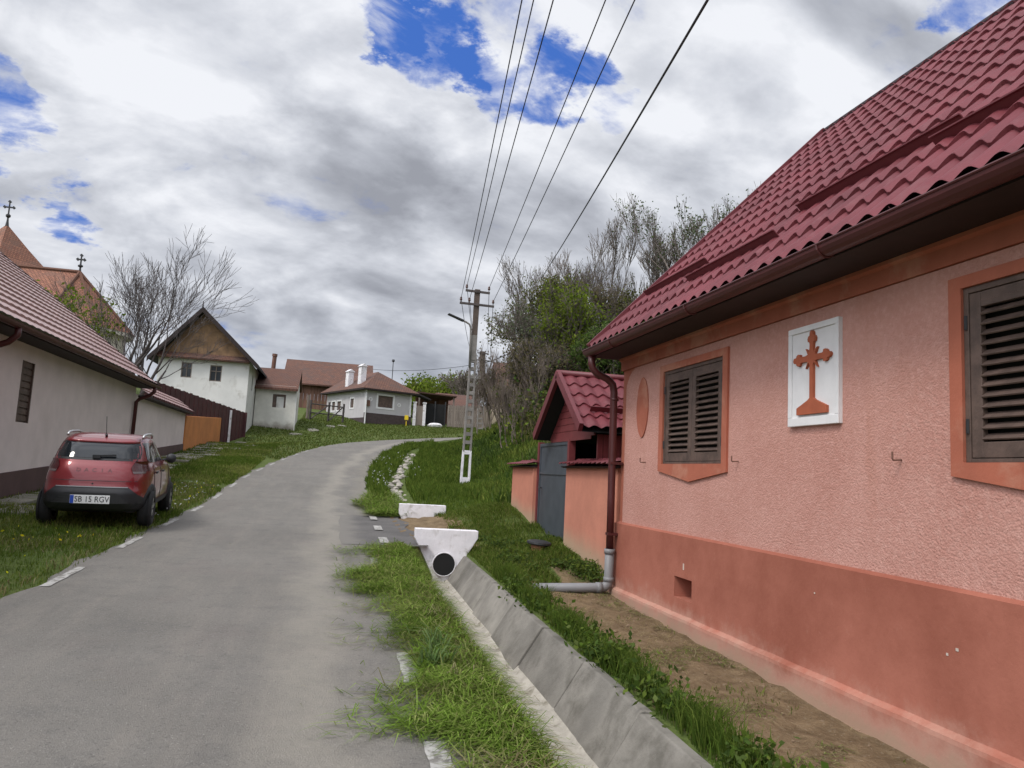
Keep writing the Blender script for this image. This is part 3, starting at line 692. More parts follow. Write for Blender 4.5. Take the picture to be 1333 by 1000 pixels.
# windows: painted surround with a pointed sill, two louvred leaves
for wi, (a, b, c, d) in enumerate(WIN):
    mb = MB(); x0, x1 = XW-.022, XW+.02; m_ = .09; md = (a+b)/2
    fy = lambda p, h: (h, p[0], p[1])
    mb.prism([(a-m_, d), (b+m_, d), (b+m_, d+.07), (a-m_, d+.07)], fy, x0, x1)
    mb.prism([(a-m_, c), (a, c), (a, d), (a-m_, d)], fy, x0, x1); mb.prism([(b, c), (b+m_, c), (b+m_, d), (b, d)], fy, x0, x1)
    mb.prism([(a-m_, c-.075), (md, c-.175), (b+m_, c-.075), (b+m_, c), (a-m_, c)], fy, x0, x1)
    w = part('window', mb, M['frame'], ph)
    mb = MB(); e = .035; xf = XW-.004
    mb.box(xf, xf+.06, a, a+e, c, d); mb.box(xf, xf+.06, b-e, b, c, d); mb.box(xf, xf+.06, a+e, b-e, d-e, d); mb.box(xf, xf+.06, a+e, b-e, c, c+.022)
    part('casing', mb, M['shutter'], w, bevel=.003)
    mb = MB(); mb.box(xf+.07, xf+.09, a, b, c, d); part('backing', mb, M['dark'], w)
    shutter_leaf(ph, a+e+.004, md-.003, c+.026, d-e-.004, xf+.004, 13, w); shutter_leaf(ph, md+.003, b-e-.004, c+.026, d-e-.004, xf+.004, 13, w)
    for yy in (a+.02, b-.02):
        for zz in (c+.2, d-.2): mb = MB(); mb.tube([(xf-.004, yy, zz-.04), (xf-.004, yy, zz+.04)], .009, 6); part('hinge', mb, M['metal_dark'], w)
# cross plaque
py0, py1, pz0, pz1 = 4.645, 5.255, 1.885, 2.635
mb = MB(); mb.box(XW-.022, XW+.02, py0, py1, pz0, pz1)
f_ = .045
for bx_ in ((py0, py1, pz1-f_, pz1), (py0, py1, pz0, pz0+f_+.02), (py0, py0+f_, pz0+f_+.02, pz1-f_), (py1-f_, py1, pz0+f_+.02, pz1-f_)): mb.box(XW-.034, XW-.022, *bx_)
pq = part('plaque', mb, M['white'], ph, bevel=.004, label='white framed plaque with an orange cross')
def cross_poly():
    s = .0205; a = .20; t = .18; dn = -.315; q = []
    def lobe(cx, cy, dx, dy):       # trefoil end in direction (dx,dy), entered and left on the arm sides
        px_, py_ = -dy, dx; out = []
        for (f, g_) in ((-.075, -1), (-.06, -1.25), (-.058, -2.05), (-.035, -2.25), (-.016, -1.75), (-.012, -1.1), (.014, -.95), (.024, -.4), (.026, 0), (.024, .4), (.014, .95), (-.012, 1.1), (-.016, 1.75), (-.035, 2.25), (-.058, 2.05), (-.06, 1.25), (-.075, 1)):
            out.append((cx+dx*f+px_*g_*s, cy+dy*f+py_*g_*s))
        return out
    q += [(s, dn+.02)]+[(s, -s-.03), (s+.012, -s-.012), (s+.05, -s-.055), (s+.022, -s-.006), (s+.05, -s)]
    q += lobe(a, 0, 1, 0)
    q += [(s+.05, s), (s+.022, s+.008), (s+.05, s+.055), (s+.008, s+.022), (s, s+.05)]
    q += lobe(0, t, 0, 1)
    q += [(-s, s+.05), (-s-.008, s+.022), (-s-.05, s+.055), (-s-.022, s+.008), (-s-.05, s)]
    q += lobe(-a, 0, -1, 0)
    q += [(-s-.05, -s), (-s-.022, -s-.006), (-s-.05, -s-.055), (-s-.012, -s-.012), (-s, -s-.03), (-s, dn+.02)]
    q += [(-.042, dn+.005), (-.18, dn-.048), (-.18, dn-.098), (.18, dn-.098), (.18, dn-.048), (.042, dn+.005)]
    return q
cy_, cz_ = 4.945, pz0+.66*.75
mb = MB(); mb.prism([(cy_-u, cz_+v) for u, v in cross_poly()], lambda p, h: (h, p[0], p[1]), XW-.044, XW-.02)
part('cross', mb, M['cross'], pq)
# pointed oval ornament, hooks, little paint scars
ov = [(8.19+.165*math.sin(t)*abs(math.sin(t))**.15, 2.255-.345*math.cos(t)) for t in np.linspace(0, 2*math.pi, 33)[:-1]]
mb = MB(); mb.prism(ov, lambda p, h: (h, p[0], p[1]), XW-.012, XW+.005); part('oval_ornament', mb, M['frame'], ph)
for yy in (8.07, 6.04, 4.08):
    mb = MB(); mb.tube([(XW+.01, yy, 1.63), (XW-.06, yy, 1.625), (XW-.066, yy, 1.635), (XW-.066, yy, 1.675)], .006, 6)
    part('wall_hook', mb, M['oldwood'], ph)
for yy, zz, w_, h_ in ((6.98, .62, .010, .03), (3.63, .60, .009, .008), (3.70, .56, .007, .007), (4.9, .70, .006, .005)):
    mb = MB(); mb.box(XW-.038, XW-.035, yy-w_, yy+w_, zz-h_, zz+h_); part('paint_chip', mb, M['terracotta_pale'], pl)
# roof
RX0, RZ0, RX1, RZ1 = 2.96, 2.985, 6.20, 6.26
sl_ = np.array([RX1-RX0, 0, RZ1-RZ0]); S_ = np.linalg.norm(sl_); up_ = sl_/S_
RYE = 8.80
mb = tile_sheet(MB(), (RX0, HY0, RZ0), (0, 1, 0), RYE-HY0, up_, S_, .185, .35, .027, .030, 8)
roof = part('roof', mb, M['roof'], ph, smooth=False, fix=False)
up2 = np.array([-up_[0], 0, up_[2]])
mb = tile_sheet(MB(), (2*RX1-RX0, HY0, RZ0), (0, 1, 0), RYE-HY0, up2, S_, .185, .7, .024, .022, 4)
part('rear_slope', mb, M['roof'], roof, fix=False)
mb = MB(); mb.tube([(RX1, HY0, RZ1+.0), (RX1, RYE+.02, RZ1+.0)], .062, 10); part('ridge_cap', mb, M['ridge'], roof, smooth=True)
nn = np.array([-up_[2], 0, up_[0]])
for f in (0,):
    p0 = np.array([RX0, RYE+.03, RZ0])+nn*.01; p1 = np.array([RX1, RYE+.03, RZ1])+nn*.01
    mb = MB(); mb.beam(p0, p1, .05, .13, nn); part('verge_trim', mb, M['roof_trim'], roof)
    p0 = np.array([2*RX1-RX0, RYE+.03, RZ0]); mb = MB(); mb.beam(p0, p1, .05, .13); part('verge_trim', mb, M['roof_trim'], roof)
def on_roof(X, lift): t = (X-RX0)/(RX1-RX0); return np.array([X, 0, RZ0+t*(RZ1-RZ0)])+nn*lift
for X, a, b in ((3.69, 7.06, 8.66), (3.45, 5.40, 7.00), (3.72, 3.78, 5.5), (3.59, 2.2, 3.88), (3.75, .5, 2.3)):
    mb = MB(); base = on_roof(X-.06, .012)
    q = [(0, 0), (.008, .0), (.008, .075), (.018, .09), (.012, .097), (0, .08)]
    mb.prism([(u_, v_) for u_, v_ in q], lambda p, h: tuple(base+up_*(-p[0])+nn*p[1]+np.array([0, h, 0])), a, b)
    mb.prism([(.0, -.01), (.05, -.01), (.05, .002), (0, .002)], lambda p, h: tuple(base+up_*(p[0])+nn*p[1]+np.array([0, h, 0])), a, b)
    part('snow_guard', mb, M['roof_trim'], roof)
# gutter and rainwater pipes
arc = [(2.955+.07*math.cos(t), 2.965+.07*math.sin(t)) for t in np.linspace(math.pi, 2*math.pi, 9)]
arc = arc+[(2.955+.062*math.cos(t), 2.965+.062*math.sin(t)) for t in np.linspace(2*math.pi, math.pi, 9)]
mb = MB(); mb.prism(arc, lambda p, h: (p[0], h, p[1]), HY0, 8.92)
mb.tube([(2.885, HY0, 2.968), (2.885, 8.92, 2.968)], .009, 6)
gt = part('gutter', mb, M['gutter'], ph)
for yy in np.arange(-1.5, 8.8, 1.9):
    mb = MB(); mb.tube([(2.955+.074*math.cos(t), yy, 2.965+.074*math.sin(t)) for t in np.linspace(math.pi, 2*math.pi, 8)], .008, 5); part('bracket', mb, M['gutter'], gt)
yp = 8.80
mb = MB(); mb.tube([(2.97, yp, 2.90), (2.97, yp, 2.80), (2.99, yp, 2.74), (3.04, yp, 2.69), (3.18, yp, 2.63), (3.25, yp, 2.57), (3.27, yp, 2.48), (3.28, yp, 1.2), (3.285, yp, .56)], .045, 12)
mb.tube([(3.28, yp, 2.40), (3.28, yp, 2.37)], .052, 12)
dp = part('downpipe', mb, M['gutter'], ph, smooth=True)
for zz in (1.6, .76): mb = MB(); mb.box(3.24, 3.4, yp-.05, yp+.05, zz, zz+.03); part('pipe_clip', mb, M['gutter'], dp)
mb = MB(); mb.tube([(3.285, yp, .60), (3.285, yp, .24), (3.275, yp, .19), (3.24, yp, .155), (3.19, yp, .145), (2.36, yp-.02, .13)], .056, 12)
mb.tube([(3.285, yp, .60), (3.285, yp, .54)], .064, 12); mb.tube([(3.285, yp, .27), (3.285, yp, .22)], .064, 12); mb.tube([(3.2, yp, .146), (3.13, yp, .145)], .063, 12)
part('drain_pipe', mb, M['pvc'], dp, smooth=True)

# ------------------------------------------------------------------ roofed gate beside it
gt_ = thing('roofed_gate', 'small red roofed gate porch with a slate grey door between salmon garden walls', 'gate', (4.2, 11.3, g1(4, 11.3)))
gX, ridgeY, ridgeZ, e1Y, e1Z, e2Y, e2Z = 3.24, 11.25, 2.97, 10.02, 2.10, 12.48, 2.06
v1 = np.array([0, ridgeY-e1Y, ridgeZ-e1Z]); s1 = np.linalg.norm(v1); v1 /= s1
mb = tile_sheet(MB(), (gX+.03, e1Y, e1Z), (1, 0, 0), 2.6, v1, s1, .185, .30, .020, .024, 8)
gr_ = part('roof', mb, M['roof'], gt_, fix=False)
n1 = np.cross((1, 0, 0), v1); q0 = np.array([0, e1Y, e1Z])+v1*.42+n1*.03
mb = MB(); mb.beam(q0+np.array([gX+.25, 0, 0])+n1*.04, q0+np.array([gX+2.5, 0, 0])+n1*.04, .012, .085, n1); part('snow_guard', mb, M['roof_trim'], gr_)
v2 = np.array([0, ridgeY-e2Y, ridgeZ-e2Z]); s2 = np.linalg.norm(v2); v2 /= s2
mb = tile_sheet(MB(), (gX+.03, e2Y, e2Z), (1, 0, 0), 2.6, v2, s2, .185, .30, .020, .024, 6); part('rear_slope', mb, M['roof'], gr_, fix=False)
mb = MB(); mb.tube([(gX, ridgeY, ridgeZ+.03), (gX+2.6, ridgeY, ridgeZ+.03)], .05, 10); part('ridge_cap', mb, M['roof_trim'], gr_, smooth=True)
for (Y, Z) in ((e1Y, e1Z), (e2Y, e2Z)):
    mb = MB(); mb.beam((gX+.02, Y, Z+.005), (gX+.02, ridgeY, ridgeZ+.01), .06, .13, (0, 0, 1)); part('verge_trim', mb, M['roof_trim'], gr_)
    dY = .02 if Y < ridgeY else -.02
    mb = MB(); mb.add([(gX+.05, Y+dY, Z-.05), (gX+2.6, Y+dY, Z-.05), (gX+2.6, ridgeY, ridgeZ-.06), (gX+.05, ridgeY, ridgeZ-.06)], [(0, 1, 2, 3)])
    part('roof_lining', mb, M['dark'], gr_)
mb = MB(); gx_ = 3.50; zb = 2.02
for k in range(9):
    z0 = zb+k*.105; z1 = z0+.098; hw = max(.02, (2.86-z0)*1.34); hw1 = max(.01, (2.86-z1)*1.34)
    if z0 > 2.84: break
    mb.prism([(ridgeY-hw, z0), (ridgeY+hw, z0), (ridgeY+hw1, z1), (ridgeY-hw1, z1)], lambda p, h: (h, p[0], p[1]), gx_, gx_+.03+.004*(k % 2))
mb.box(gx_-.012, gx_, 10.25, 12.3, zb-.05, zb)
part('gable_boarding', mb, M['board_red'], gt_)
for yy in (12.98, 11.22):
    mb = MB(); mb.box(gx_-.02, gx_+.08, yy, yy+.09, g1(3.8, yy)-.1, 2.0); part('post', mb, M['board_red'], gt_)
mb = MB(); zb0 = .45; mb.box(gx_+.01, gx_+.05, 11.32, 12.97, zb0, 1.97)
mb.box(gx_-.005, gx_+.01, 11.32, 11.37, zb0, 1.97); mb.box(gx_-.005, gx_+.01, 12.92, 12.97, zb0, 1.97); mb.box(gx_-.005, gx_+.01, 11.37, 12.92, 1.92, 1.97); mb.box(gx_-.005, gx_+.01, 11.37, 12.92, 1.45, 1.49)
dr = part('door', mb, M['door_grey'], gt_)
mb = MB(); mb.tube([(gx_+.01, 12.8, 1.22), (gx_-.05, 12.8, 1.22), (gx_-.05, 12.68, 1.22)], .012, 6); part('handle', mb, M['metal_dark'], dr)
# side wall towards the house: boarded post, then an open dark bay with a rail
mb = MB()
for k in range(5): mb.box(gx_+.09+k*.085, gx_+.168+k*.085, 10.24, 10.28+.004*(k % 2), .3, 2.04)
part('side_boarding', mb, M['board_red'], gt_)
mb = MB(); mb.box(gx_+.52, 5.7, 10.24, 10.30, .2, 1.66); mb.box(gx_+.52, gx_+.56, 10.24, 10.30, 1.66, 2.04); mb.box(5.6, 5.7, 10.24, 10.30, 1.66, 2.04)
part('side_panel', mb, M['board_red'], gt_)
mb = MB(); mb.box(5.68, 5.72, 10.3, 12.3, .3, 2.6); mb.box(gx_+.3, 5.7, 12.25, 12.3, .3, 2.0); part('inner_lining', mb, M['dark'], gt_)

def garden_wall(label, y0, y1, zt, turn=None):
    r = thing('garden_wall', label, 'wall', (XW+.1, (y0+y1)/2, g1(XW, (y0+y1)/2)), group='salmon walls beside the gate')
    n = 10; mb = MB()
    ys_ = np.linspace(y0, y1, n+1)
    mb.box(XW+.015, XW+.235, y0, y1, g1(XW, y0)-.4, zt-.005)
    part('wall_body', mb, M['garden_wall'], r, bevel=.012)
    if turn:
        mb = MB(); mb.box(XW+.24, turn, y0+.03, y0+.22, g1(XW, y0)-.4, zt-.01); part('return_wall', mb, M['garden_wall'], r, label='darker return beside the door')
    mb = tile_sheet(MB(), (XW-.10, y0-.06, zt+.01), (0, 1, 0), y1-y0+.12, np.array([.94, 0, .22])/np.linalg.norm([.94, 0, .22]), .42, .185, .3, .018, .018, 8)
    cp = part('coping_tiles', mb, M['roof'], r, fix=False)
    mb = MB(); mb.prism([(XW-.07, zt-.012), (XW+.24, zt+.04), (XW+.24, zt), (XW-.02, zt-.03)], lambda p, h: (p[0], h, p[1]), y0-.03, y1+.03); part('coping_board', mb, M['soffit'], r)
    if turn:
        mb = tile_sheet(MB(), (XW+.02, y0-.10, zt+.03), (1, 0, 0), turn-XW, np.array([0, .97, .2])/np.linalg.norm([0, .97, .2]), .35, .185, .3, .018, .018, 8); part('return_tiles', mb, M['roof'], cp, fix=False)
    return r
garden_wall('salmon garden wall between the drain pipe and the grey door, stained at its foot', 8.98, 11.12, 1.585)
garden_wall('salmon garden wall with tiled coping beyond the grey door, ending in the grass', 13.06, 14.65, 1.585, 3.62)
# covered pipe stub in the grass
z_ = g1(2.98, 10.9)
ps = thing('pipe_cover', 'black lid on a short terracotta pipe in the grass by the salmon wall', 'pipe cover', (2.98, 10.9, z_))
mb = MB(); mb.lathe([(.0, -.1), (.11, -.1), (.11, .10), (.0, .10)], (2.98, 10.9, z_), (0, 0, 1), 16); part('pipe', mb, M['terracotta'], ps, smooth=False)
mb = MB(); mb.lathe([(.0, .085), (.17, .085), (.18, .10), (.175, .125), (.12, .14), (.0, .145)], (2.98, 10.9, z_), (.06, -.05, 1), 18); part('lid', mb, M['blackplastic'], ps)

# ------------------------------------------------------------------ concrete ditch with its headwalls
dt = thing('drainage_ditch', 'open concrete ditch of trapezoid plates running beside the mown verge', 'ditch', (1.6, 5, -.3))
zt_ = lambda y: float(np.interp(y, [-3, 0, 3.73, 11.46], [-.20, -.10, -.005, .205]))
yk = -2.2; k = 0
while yk < 11.0:
    y1 = min(yk+1.12, 11.22); g_ = .022; dz = rr.uniform(-.02, .02); dx = rr.uniform(-.016, .016)
    def sec(p, h): z = zt_(h)+dz; return (p[0]+dx, h, z+p[1])
    mb = MB(); mb.prism([(2.01, .012), (1.935, .018), (1.925, .008), (1.66, -.40), (1.73, -.44), (2.01, -.06)], sec, yk+g_, y1-.0); part('right_plate', mb, M['conc'], dt, bevel=.008)
    mb = MB(); mb.prism([(.96, .0), (1.05, .0), (1.22, -.40), (1.15, -.44), (.96, -.06)], sec, yk+g_, y1-.0); part('left_plate', mb, M['conc'], dt, bevel=.008)
    yk = y1; k += 1
rows = []
for i in range(80):
    yy = -2.2+i*13.42/79; z = zt_(yy)
    rows.append([(1.13+.0, yy, z-.20+.05*math.sin(i*.8)), (1.24+.03*math.sin(i*1.3), yy, z-.335+.02*math.sin(i*2.1)), (1.42+.03*math.sin(i*.7), yy, z-.352+.018*rr.random()), (1.58, yy, z-.356+.018*rr.random()), (1.66+.02*math.sin(i*.5), yy, z-.36), (1.72, yy, z-.32)])
mb = MB(); mb.grid(rows); part('silt_bed', mb, M['sed'], dt, fix=False, smooth=True)

def headwall(name, label, y, poly, th, pipe=None):
    r = thing(name, label, 'headwall', (1.7, y, .2)); mb = MB()
    mb.prism(poly, lambda p, h: (p[0], h+.055*(1.7-p[0])/.45, p[1]), y, y+th)
    b = part('wall_body', mb, M['white_conc'], r, bevel=.008)
    return r, b
r, b = headwall('culvert_headwall', 'white trapezoid culvert headwall with a round black pipe mouth', 11.22, [(1.24, .575), (2.14, .575), (2.14, .47), (1.80, -.10), (1.80, -.3), (1.52, -.3), (1.52, -.10), (1.24, .44)], .2)
# mitre line between the coping band and the face

mb = MB(); c_ = (1.665, 11.20, .085); mb.lathe([(.172, .02), (.172, -.012), (.160, -.012), (.160, .35)], c_, (0, 1, 0), 26); pi_ = part('pipe', mb, M['white_conc'], r, smooth=True)
mb = MB(); mb.lathe([(.0, .0), (.165, .0)], (1.665, 11.195, .085), (0, 1, 0), 26); part('pipe_mouth', mb, M['dark'], r, fix=False)
headwall('culvert_headwall', 'low white headwall block at the far side of the yard crossing', 15.15, [(1.33, .745), (2.22, .745), (2.22, .55), (2.15, .42), (1.40, .42), (1.33, .55)], .2)
# pale stones in the earth ditch beyond
mb = MB()
for k in range(150):
    t = rr.random(); q = D2[int(t*44)]; s = rr.uniform(.05, .13)
    c = (q[0]+rr.gauss(-.05, .11), q[1]+rr.uniform(-.4, .4), q[2]+.02)
    n = 7; ring = lambda rz_, zz_: [(c[0]+s*rz_*rr.uniform(.8, 1.15)*math.cos(i*2*math.pi/n), c[1]+s*rz_*rr.uniform(.8, 1.15)*math.sin(i*2*math.pi/n), c[2]+zz_*s) for i in range(n)]
    mb.grid([ring(.8, -.4), ring(1, .1), ring(.6, .5), ring(.05, .6)], True)
solo('ditch_stones', mb, M['stone'], 'pale rubble lying along the bed of the earth ditch below the utility pole', 'stones', kind='stuff')

# ------------------------------------------------------------------ utility poles and wires
def ladder_pole(label, base, H, wb, wt, lean=(0, 0), arms=((7.35-.98, .9), (6.9-.98, 1.14)), white=1.05, full=True):
    bx, by, bz = base; r = thing('utility_pole', label, 'utility pole', base, 0, 'concrete utility poles')
    top = np.array([bx+lean[0], by+lean[1], bz+H]); b0 = np.array(base, float)
    ctr = lambda t: b0+(top-b0)*t
    wid = lambda t: wb+(wt-wb)*t
    leg = .06
    def chords(t0, t1, mb, g=1.0):
        for s in (-1, 1):
            p = ctr(t0)+np.array([s*(wid(t0)-leg)/2, 0, 0]); q = ctr(t1)+np.array([s*(wid(t1)-leg)/2, 0, 0])
            mb.beam(p, q, leg*g, .14*g, (0, 1, 0))
    tw = white/H; ts = .66
    mb = MB(); chords(tw, ts, mb); mb.beam(ctr(ts-.03), ctr(ts+.1), wid(.83)*.92, .15, (0, 1, 0))
    n = 11
    for k in range(n):
        t = tw+.04+(ts-tw-.04)*k/n; mb.beam(ctr(t), ctr(t+.018), wid(t)*.9, .12, (0, 1, 0))
    part('shaft', mb, M['pole_conc'], r, bevel=.008)
    mb = MB(); mb.beam(ctr(ts+.1), ctr(1.0), wid(.83)*.90, .145, (0, 1, 0)); part('upper_shaft', mb, M['pole_brown'], r, bevel=.008)
    if white:
        mb = MB(); chords(-.08, tw, mb, 1.06); mb.beam(ctr(tw-.012), ctr(tw+.008), wid(tw)*1.0, .14, (0, 1, 0)); mb.beam(ctr(.005), ctr(.035), wid(0)*.95, .13, (0, 1, 0))
        part('painted_base', mb, M['white_conc'], r, bevel=.008)
    pins = []
    for z, L in arms:
        c = ctr(z/H); mb = MB(); mb.beam(c+np.array([-L/2, -.09, .0]), c+np.array([L/2, -.09, -.02]), .06, .07); a = part('crossarm', mb, M['bark_dark'], r)
        for f in ((-.94, -.45, .94) if L > 1 else (-.92, .92)):
            p = c+np.array([f*L/2, -.09, .03]); mb = MB(); mb.lathe([(.012, 0), (.014, .05), (.04, .06), (.045, .10), (.028, .115), (.038, .13), (.03, .17), (.0, .18)], p, (0, 0, 1), 10)
            part('insulator', mb, M['insul'], a, smooth=True); pins.append(p+np.array([0, 0, .12]))
    return r, pins, ctr
PB = (4.23, 24.9, g1(4.23, 24.9)+.02)
pole, PINS, pc = ladder_pole('tall concrete ladder pole with a white painted foot and a lamp arm', PB, 7.5-PB[2], .32, .17, (.05, -.02), arms=((7.42-PB[2], .82), (6.98-PB[2], 1.16)))
p = pc(.775); mb = MB(); mb.tube([p+np.array([-.13, -.10, -1.2]), p+np.array([-.145, -.10, -.15]), p+np.array([-.155, -.10, .12]), p+np.array([-.21, -.11, .24]), p+np.array([-.34, -.12, .31]), p+np.array([-.46, -.13, .34])], .032, 8)
la = part('lamp_arm', mb, M['pole_conc'], pole, smooth=True)
mb = MB(); q0 = p+np.array([-.42, -.13, .33]); q1 = p+np.array([-.95, -.2, .50]); mb.beam(q0, q0+(q1-q0)*.45, .12, .07); mb.beam(q0+(q1-q0)*.40, q1, .17, .05)
part('lamp_head', mb, M['metal_dark'], la, bevel=.015)
PB2 = (9.15, 49.2, g1(9.15, 49.2))
pole2, PINS2, pc2 = ladder_pole('further bare concrete pole half hidden by the thicket', PB2, 9.35-PB2[2], .42, .40, (-.1, 0), arms=((9.22-PB2[2], .75), (8.75-PB2[2], 1.05)), white=0)
def sag(a, b, s, n=24): return [np.array(a)*(1-t)+np.array(b)*t-np.array([0, 0, 4*s*t*(1-t)]) for t in np.linspace(0, 1, n)]
WIRES = [(2, (678, 0), 'leftmost of the overhead power wires leaving the lower crossarm'), (0, (693, 0), 'second overhead wire from the left, from the upper crossarm'), (3, (718, 0), 'third overhead wire from the left, meeting the pole near its middle'), (1, (785, 0), 'fourth overhead wire, from the right end of the upper crossarm'), (4, (822, 0), 'fifth overhead wire, from the right end of the lower crossarm')]
for i, (x, y), lab in WIRES:
    q = at_z(x, y, PINS[i][2]-.12); d = q-PINS[i]; far = PINS[i]+d*2.05; far[2] += .25
    mb = MB(); mb.tube(sag(PINS[i], far, .22), .0085, 5); solo('power_wire', mb, M['wire'], lab, 'wire', 'overhead wires', base=PINS[i])
q0 = at_y(705, 362, 33); q1 = at_z(915, 0, 6.3); d = q1-q0; far = q0+d*1.35
mb = MB(); mb.tube(sag(q0, far, .12), .016, 6); solo('power_cable', mb, M['wire'], 'thick black twisted cable, rightmost of the lines crossing the sky', 'cable', base=q0)
for i, lab in ((2, 'thin wire sagging beyond the near pole from the left end of its lower crossarm'), (3, 'thin wire sagging beyond the near pole from the middle of its lower crossarm'), (0, 'thin wire sagging beyond the near pole from the left of its upper crossarm'), (1, 'thin wire sagging beyond the near pole from the right of its upper crossarm'), (4, 'thin wire sagging beyond the near pole from the right end of its lower crossarm')):
    mb = MB(); mb.tube(sag(PINS[i], PINS2[i], .55), .009, 4); solo('power_wire', mb, M['wire'], lab, 'wire', 'overhead wires', base=PINS[i])
a_ = pc2(.86); b_ = at_y(720, 425, 34)
mb = MB(); mb.tube(sag(a_, b_, .25), .028, 5); solo('power_cable', mb, M['wire'], 'dark bundled cable running from the further pole into the thicket', 'cable', base=a_)
mb = MB(); mb.tube(sag(a_, at_y(455, 476, 78), .5), .016, 4); solo('power_cable', mb, M['wire'], 'thin cable low in the sky from the further pole over the grey house', 'cable', base=a_)

# ------------------------------------------------------------------ left: house with pale tiled roof, low wall, orange wall, fence
lh = thing('street_house', 'low greyish pink house with brown plinth and pale red tiled roof behind the parked car', 'house', (-8, 16, .6))
LX = -5.5; fl = lambda u, v, d: (LX-d, u, v)
mb = wall_holes(MB(), fl, 5, 23.2, -.5, 3.5, [(15.17, 15.74, 1.90, 3.0)], .14)
mb.add([(LX, 23.2, 0), (-14, 23.2, 0), (-14, 23.2, 3.5), (-9.9, 23.2, 7.1), (LX, 23.2, 3.5)], [(0, 1, 2, 3, 4)])
part('wall', mb, M['lhouse'], lh, fix=False)
mb = MB(); mb.prism([(5, -.6), (23.21, -.6), (23.21, 1.48), (18, 1.17), (14.8, 1.0), (5, .62)], lambda p, h: (h, p[0], p[1]), LX+.03, LX-.2); part('plinth', mb, M['lplinth'], lh)
mb = MB(); mb.box(LX-.10, LX-.04, 15.17, 15.74, 1.90, 3.0); mb.box(LX-.04, LX+.005, 15.17, 15.21, 1.9, 3.0); mb.box(LX-.04, LX+.005, 15.70, 15.74, 1.9, 3.0)
for k in range(9): mb.box(LX-.04, LX-.02, 15.21, 15.70, 1.93+k*.12, 2.02+k*.12)
part('shutter', mb, M['shutter'], lh)
e0 = np.array([-5.02, 0, 3.42]); e1 = np.array([-9.9, 0, 7.15]); S2 = np.linalg.norm(e1-e0); u2 = (e1-e0)/S2
mb = tile_sheet(MB(), (e0[0], 5, e0[2]), (0, 1, 0), 18.45, u2, S2, .30, .36, .010, .040, 4, .010)
lr = part('roof', mb, M['lroof'], lh, fix=False)
u3 = np.array([-u2[0], 0, u2[2]]); mb = tile_sheet(MB(), (2*e1[0]-e0[0], 5, e0[2]), (0, 1, 0), 18.45, u3, S2, .6, .72, .01, .04, 2); part('rear_slope', mb, M['lroof'], lr, fix=False)
mb = MB(); mb.beam((e0[0], 23.45, e0[2]-.04), (e1[0], 23.45, e1[2]-.02), .05, .14); part('verge_board', mb, M['soffit'], lr)
mb = MB(); mb.prism([(-5.05, 3.30), (LX-.0, 3.30), (LX-.0, 3.62), (-5.05, 3.40)], lambda p, h: (p[0], h, p[1]), 5, 23.4); part('soffit', mb, M['soffit'], lh)
arc = [(-4.98+.075*math.cos(t), 3.38+.075*math.sin(t)) for t in np.linspace(math.pi, 2*math.pi, 8)]+[(-4.98+.064*math.cos(t), 3.38+.064*math.sin(t)) for t in np.linspace(2*math.pi, math.pi, 8)]
mb = MB(); mb.prism(arc, lambda p, h: (p[0], h, p[1]), 5, 23.5); gt2 = part('gutter', mb, M['gutter'], lh)
for yy in (23.0, 13.4):
    mb = MB(); mb.tube([(-4.98, yy, 3.33), (-4.98, yy, 3.2), (-5.1, yy, 3.08), (-5.33, yy, 2.98), (-5.42, yy, 2.88), (-5.43, yy, .6 if yy < 20 else 1.35)], .05, 10); part('downpipe', mb, M['gutter'], gt2, smooth=True)

yw = thing('yard_wall', 'low plastered yard wall with a strip of red tiles on top, joined to the street house', 'wall', (-5.6, 27, 1.4))
mb = MB(); mb.box(LX-.25, LX+.0, 23.21, 30.75, .6, 3.12); part('wall_body', mb, M['lhouse'], yw)
mb = MB(); mb.prism([(23.22, .4), (30.76, .4), (30.76, 1.93), (23.22, 1.5)], lambda p, h: (h, p[0], p[1]), LX+.03, LX-.1); part('plinth', mb, M['lplinth'], yw)
e0b = np.array([-5.25, 0, 3.13]); ub = np.array([-.80, 0, .60])
mb = tile_sheet(MB(), (e0b[0], 23.5, e0b[2]), (0, 1, 0), 7.4, ub, .75, .30, .25, .010, .035, 4, .01); part('coping_tiles', mb, M['lroof'], yw, fix=False)
mb = MB(); mb.box(-5.6, -5.26, 23.5, 30.85, 3.05, 3.11); part('coping_board', mb, M['soffit'], yw)

ow = thing('orange_wall', 'bright orange rendered yard wall beyond the tiled one', 'wall', (-5.4, 36, 1.9))
mb = MB(); mb.prism([(30.77, 1.2), (40.9, 1.7), (40.9, 3.50), (30.77, 2.98)], lambda p, h: (h, p[0], p[1]), LX+.04, LX-.2); part('wall_body', mb, M['orange'], ow, bevel=.02)
mb = MB(); mb.box(LX-.25, LX+.12, 40.5, 40.95, 1.8, 2.6); part('end_pier', mb, M['orange'], ow)
bf = thing('board_fence', 'tall burgundy board fence in front of the white gabled house', 'fence', (-5.8, 38, 2.2))
fa = np.array([-7.4, 32.5]); fb = np.array([-4.72, 42.7]); nF = 46; mb = MB(); mb2 = MB()
for k in range(nF):
    p = fa+(fb-fa)*(k+.04)/nF; q = fa+(fb-fa)*(k+.94)/nF; zt = 4.45-(4.45-3.93)*(k/nF)+.02*math.sin(k*2.3); zb = g1(*p)-.15
    off_ = .015*(k % 2)
    mb.prism([(p[0]+off_, p[1]), (q[0]+off_, q[1]), (q[0]+off_+.03, q[1]-.006), (p[0]+off_+.03, p[1]-.006)], lambda pp, h: (pp[0], pp[1], h), zb, zt)
part('boards', mb, M['burg'], bf)
for f in (.12, .45, .78): pass
